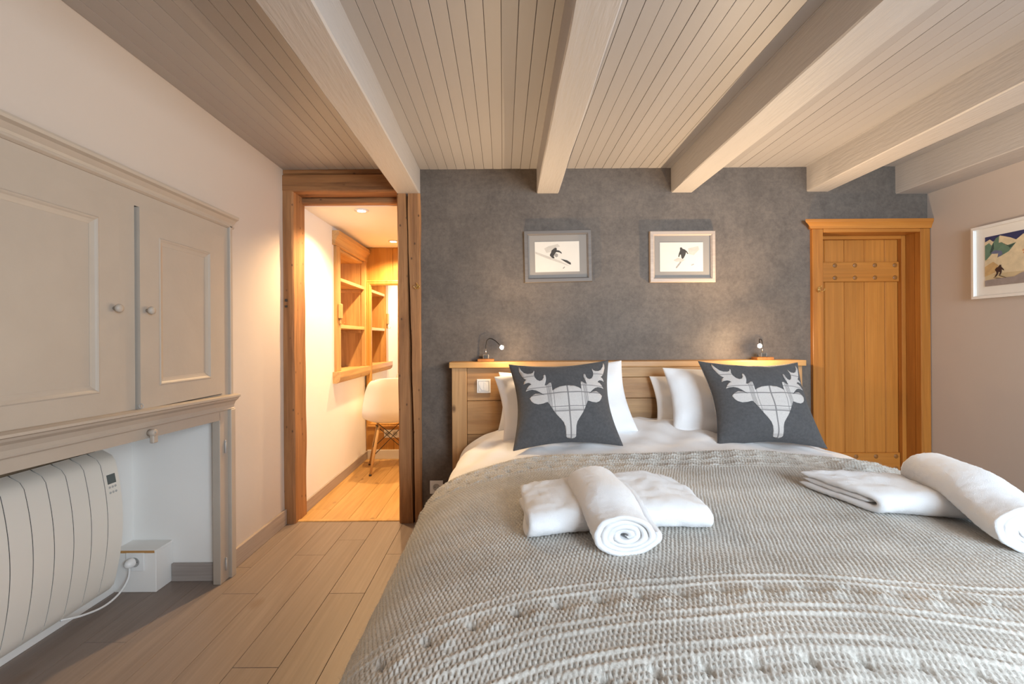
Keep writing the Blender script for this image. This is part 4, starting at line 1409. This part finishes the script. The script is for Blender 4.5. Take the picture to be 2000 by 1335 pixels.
# left half of the deer head, measured on the cushion front (mm-like units)
trace = [(895, 497), (800, 505), (735, 525), (695, 545), (692, 500), (682, 450), (655, 448), (638, 462), (612, 474), (592, 472),
         (610, 430), (622, 390), (612, 350), (598, 338), (582, 355), (580, 385), (560, 408), (525, 415), (485, 398), (455, 365),
         (445, 325), (458, 290), (455, 272), (435, 300), (405, 310), (350, 308), (300, 290), (262, 250), (245, 200), (228, 225),
         (225, 265), (245, 310), (270, 350), (300, 372), (320, 380), (280, 398), (262, 430), (300, 422), (345, 420), (375, 430),
         (392, 445), (350, 455), (318, 480), (290, 515), (340, 505), (400, 505), (460, 520), (510, 545), (550, 570), (590, 594),
         (520, 567), (450, 558), (390, 575), (350, 605), (380, 645), (420, 672), (480, 690), (550, 688), (600, 678), (622, 678),
         (650, 715), (690, 775), (730, 830), (790, 900), (825, 950), (845, 1010), (855, 1100), (860, 1190), (880, 1215), (930, 1232)]
half = [(max(0.0, 900 + (y - 500) * 0.042 - x) / 735.0, (715 - y) / 555.0) for x, y in trace]
half[0] = (0.0, half[0][1]); half[-1] = (0.0, half[-1][1])
OFF = 0.06
DS = 0.19
deer = [(-u, v) for u, v in half] + [(u * 0.94, v) for u, v in half[-2:0:-1]]
deer_uv = [(u + OFF, v - DS * (1 - v * v)) for u, v in deer]


def deer_cushion(label, x, y, z, lean, roll, yaw, seed):
    t = thing('cushion', label, 'cushion', (x, y, z), rot=(math.radians(-lean), math.radians(roll), math.radians(yaw)), group='deer cushions on the bed')
    t.rotation_mode = 'ZXY'
    a, b, T = 0.250, 0.219, 0.092
    pz = 0.135
    body = pillow_mesh('cushion_cover', a, b, T, M['felt'], t, seed, pinch=pz, wr=0.0035, n=64, fill=0.48)
    # light tweed back panel shows along the top edge
    me = body.data
    me.materials.append(M['felt_back'])
    c = org[body]
    for p in me.polygons:
        if p.center.y + c.y > 0.004:
            p.material_index = 1
    # applique
    pts = [Vector(p) for p in deer_uv]
    edges = [(k, (k + 1) % len(pts)) for k in range(len(pts))]
    grid = [Vector((gx, gy)) for gx in np.linspace(-0.75, 0.85, 60) for gy in np.linspace(-0.95, 0.9, 64)]
    vs, es, fs, *_ = geometry.delaunay_2d_cdt(pts + grid, edges, [list(range(len(pts)))], 1, 1e-5)
    arr = np.array([[p.x, p.y] for p in vs])
    xx, zz, th = pillow_surface(arr[:, 0], arr[:, 1], a, b, T, pz, seed, 0.0035, 0.48)
    V = np.stack([xx, -th - 0.0016, zz], -1)
    me = bpy.data.meshes.new('applique')
    me.from_pydata(V.tolist(), [], [list(f) for f in fs])
    uvl = me.uv_layers.new(name='uv')
    for lp_ in me.loops:
        uv_ = arr[lp_.vertex_index]
        uvl.data[lp_.index].uv = (uv_[0] - OFF, uv_[1] + DS * (1 - uv_[1] ** 2))
    ap = finish('deer_applique', me, M['plaid'], body, True)
    ap['label'] = 'pale plaid deer head with antlers'
    sd_ = ap.modifiers.new('thick', 'SOLIDIFY'); sd_.thickness = 0.0014; sd_.offset = 0
    # piping along the seam
    n = 40
    rim = []
    g = np.linspace(-1, 1, n)
    for (uu, vv) in ([(q, -1) for q in g] + [(1, q) for q in g[1:]] + [(q, 1) for q in g[::-1][1:]] + [(-1, q) for q in g[::-1][1:]]):
        xx, zz, th = pillow_surface(np.array(uu), np.array(vv), a, b, T, pz, seed, 0.0)
        rim.append((float(xx), 0.0, float(zz)))
    tube('seam', rim, 0.0022, M['felt'], body, 6)
    return t


deer_cushion('charcoal felt cushion with a plaid deer head, next to the light switch', 0.285, 2.185, 0.806, 30, -2.2, 0, 0.7)
deer_cushion('charcoal felt cushion with a plaid deer head, next to the honey door', 1.228, 2.185, 0.802, 30, 1.2, 0, 5.1)


# ------------------------------------------------------------------ towels
def folded_towel(label, cx, cy, w, d, h, yaw, seed, shear=0.0):
    """bath towel folded in three: an outer wrap with a rounded front fold and an inner layer"""
    zb = bed_z(cx, cy)
    t = thing('folded_towel', label, 'towel', (cx, cy, zb), rot=(0, 0, yaw), group='folded towels on the throw')
    c_, s_n = math.cos(yaw), math.sin(yaw)
    gx = np.linspace(-w / 2, w / 2, 9); gy = np.linspace(-d / 2, d / 2, 6)
    hz = np.array([[bed_z(cx + a * c_ - b * s_n, cy + a * s_n + b * c_) - zb for a in gx] for b in gy])

    def follow(x, y):
        fx = min(max((x + w / 2) / w * 8, 0), 7.999); fy = min(max((y + d / 2) / d * 5, 0), 4.999)
        ix, iy = int(fx), int(fy)
        ax_, ay_ = fx - ix, fy - iy
        return (hz[iy, ix] * (1 - ax_) + hz[iy, ix + 1] * ax_) * (1 - ay_) + (hz[iy + 1, ix] * (1 - ax_) + hz[iy + 1, ix + 1] * ax_) * ay_

    tau = h / 3
    r = h / 2 - tau / 2
    cl = [(d / 2 - (d - h / 2) * k / 30, tau / 2) for k in range(31)]
    y0 = -d / 2 + h / 2
    cl += [(y0 - r * 1.25 * math.sin(a), h / 2 - r * math.cos(a)) for a in np.linspace(0, PI, 16)[1:-1]]
    cl += [(y0 + (d - h / 2) * k / 30, h - tau / 2) for k in range(31)]
    inner = [(d / 2 - 0.006 - (d - h * 0.62) * k / 30, h / 2) for k in range(31)]

    def strip(name, line, x0, x1, sd):
        nx = 96
        n = len(line)
        V, F = [], []
        nrm = []
        for k in range(n):
            a, b = line[max(k - 1, 0)], line[min(k + 1, n - 1)]
            ty, tz = b[0] - a[0], b[1] - a[1]
            q = math.hypot(ty, tz)
            nrm.append((tz / q, -ty / q))
        for i in range(nx + 1):
            f = i / nx
            xs = -1 + 2 * f
            e = min(f, 1 - f) * (x1 - x0)
            half = tau / 2 * 0.985 * (math.sqrt(max(0.0, 1 - (1 - min(e / (tau * 0.6), 1)) ** 2)) * 0.55 + 0.45)
            x = x0 + (x1 - x0) * f
            ring = []
            for k in range(n):
                ek = min(k, n - 1 - k) / 3.0
                hk = half * (0.35 + 0.65 * min(1, ek))
                ring.append((line[k][0] + nrm[k][0] * hk, line[k][1] + nrm[k][1] * hk))
            for k in range(n - 1, -1, -1):
                ek = min(k, n - 1 - k) / 3.0
                hk = half * (0.35 + 0.65 * min(1, ek))
                ring.append((line[k][0] - nrm[k][0] * hk, line[k][1] - nrm[k][1] * hk))
            for (yy, zz) in ring:
                n1 = noise.noise(Vector((x * 8 + sd, yy * 8, zz * 10)))
                n2 = noise.noise(Vector((x * 30 + sd, yy * 30, zz * 40)))
                n3 = noise.noise(Vector((x * 150 + sd, yy * 150, zz * 150)))
                top = zz / h
                X_ = x + shear * yy + 0.010 * n1 + 0.004 * math.sin(yy * 30 + sd) * (abs(xs) > 0.8)
                Y_ = yy * (1 + 0.05 * n1) + 0.003 * n2
                Z_ = zz * (1 + 0.14 * n1) + top * 0.005 * n2 + 0.0018 * n3
                Z_ *= 1 - 0.16 * top * abs(xs) ** 4
                V.append((X_, Y_, max(Z_, 0.0) + follow(x, yy) + 0.0005))
        m_ = 2 * n
        for i in range(nx):
            for k in range(m_):
                q = (k + 1) % m_
                F.append([i * m_ + k, i * m_ + q, (i + 1) * m_ + q, (i + 1) * m_ + k])
        for i in (0, nx):
            for k in range(n - 1):
                F.append([i * m_ + k, i * m_ + k + 1, i * m_ + m_ - 2 - k, i * m_ + m_ - 1 - k])
        return build(name, V, F, M['terry'], t, True)
    of = strip('outer_fold', cl, -w / 2, w / 2, seed)
    towel_fuzz(of, 26000, int(seed) + 3)
    strip('inner_fold', inner, -w / 2 + 0.004, w / 2 - 0.003, seed)
    return t


def towel_fuzz(o, n, seed):
    me = o.data
    me.calc_loop_triangles()
    k = len(me.polygons)
    c = np.empty(k * 3, np.float32); me.polygons.foreach_get('center', c)
    nn = np.empty(k * 3, np.float32); me.polygons.foreach_get('normal', nn)
    P = c.reshape(-1, 3).astype(float); Nn = nn.reshape(-1, 3).astype(float)
    r = np.random.default_rng(seed)
    idx = r.integers(0, k, n)
    P = P[idx] + r.normal(size=(n, 3)) * 0.0015 * (1 - np.abs(Nn[idx])) + np.array(org[o])
    return fuzz('terry_loops', P, Nn[idx], n, 0.0042, 0.0005, M['terry'], o, seed, 0.6)


def rolled_towel(label, p0, p1, r, z0, z1, sq, seed, turns=4.2):
    """spiral-rolled towel lying from p0 (near end) to p1"""
    p0 = Vector((p0[0], p0[1], 0)); p1 = Vector((p1[0], p1[1], 0))
    Ld = (p1 - p0).length
    yaw = math.atan2(p1.y - p0.y, p1.x - p0.x) - PI / 2
    t = thing('rolled_towel', label, 'towel', (p0.x, p0.y, z0), rot=(0, 0, yaw), group='rolled towels on the throw')
    nth = 260
    na = 60
    pitch = r / (turns + 0.35)
    V, F = [], []
    for i in range(na + 1):
        f = i / na
        y = Ld * f
        zc = (z1 - z0) * min(1, max(0, (f - 0.12) / 0.35)) if z1 > z0 else 0
        zc = (z1 - z0) * (1 / (1 + math.exp(-12 * (f - 0.28))))
        for k in range(nth + 1):
            th = 2 * PI * turns * k / nth
            rr = pitch * 0.2 + pitch * th / (2 * PI)
            for side in (0, 1):
                q = rr + (pitch * 1.0 if side else 0)
                ph = th - PI * 0.35
                nzv = noise.noise(Vector((math.cos(ph) * 2 + seed, math.sin(ph) * 2, y * 8)))
                n2 = noise.noise(Vector((math.cos(ph) * 10 + seed, math.sin(ph) * 10, y * 130)))
                q = q * (1 + 0.045 * nzv * (q / r)) + (0.0026 * n2 if side else 0)
                X_ = q * math.cos(ph)
                Z_ = q * math.sin(ph) * sq
                Z_ = Z_ if Z_ > 0 else Z_ * 0.88
                endb = 0.0025 * math.sin(th * 1.7 + seed) + 0.006 * (1 - rr / r)
                Y_ = y + (endb if i == 0 else (-endb if i == na else 0)) + (0.5 * endb if i == 1 else 0)
                V.append((X_, Y_, Z_ + r * sq * 0.90 + zc))
    m_ = (nth + 1) * 2
    for i in range(na):
        for k in range(nth):
            a = i * m_ + k * 2
            b = a + m_
            F.append([a + 1, a + 3, b + 3, b + 1])
            F.append([a, b, b + 2, a + 2])
        a = i * m_ + nth * 2; b = a + m_
        F.append([a, a + 1, b + 1, b])
        a = i * m_; b = a + m_
        F.append([a, b, b + 1, a + 1])
    for i in (0, na):
        for k in range(nth):
            a = i * m_ + k * 2
            F.append([a, a + 2, a + 3, a + 1])
    rb = build('towel_body', V, F, M['terry'], t, True)
    towel_fuzz(rb, 30000, int(seed) + 9)
    return t


folded_towel('white folded towel lying square on the throw in line with the light switch cushion', 0.295, 1.300, 0.485, 0.270, 0.066, math.radians(1.5), 1.0)
folded_towel('white folded towel lying askew on the throw, its layered end showing', 1.240, 1.305, 0.50, 0.22, 0.064, math.radians(-14), 6.0, -0.55)
zb = bed_z(0.285, 1.08)
rolled_towel('white rolled towel with spiral end resting on the square folded towel', (0.285, 1.065), (0.268, 1.375), 0.072, zb - 0.004, zb + 0.030, 0.64, 1.7)
zb = bed_z(1.22, 1.08)
rolled_towel('white rolled towel lying across the askew folded towel', (1.205, 1.030), (1.288, 1.375), 0.072, zb - 0.002, zb + 0.040, 0.74, 8.3)
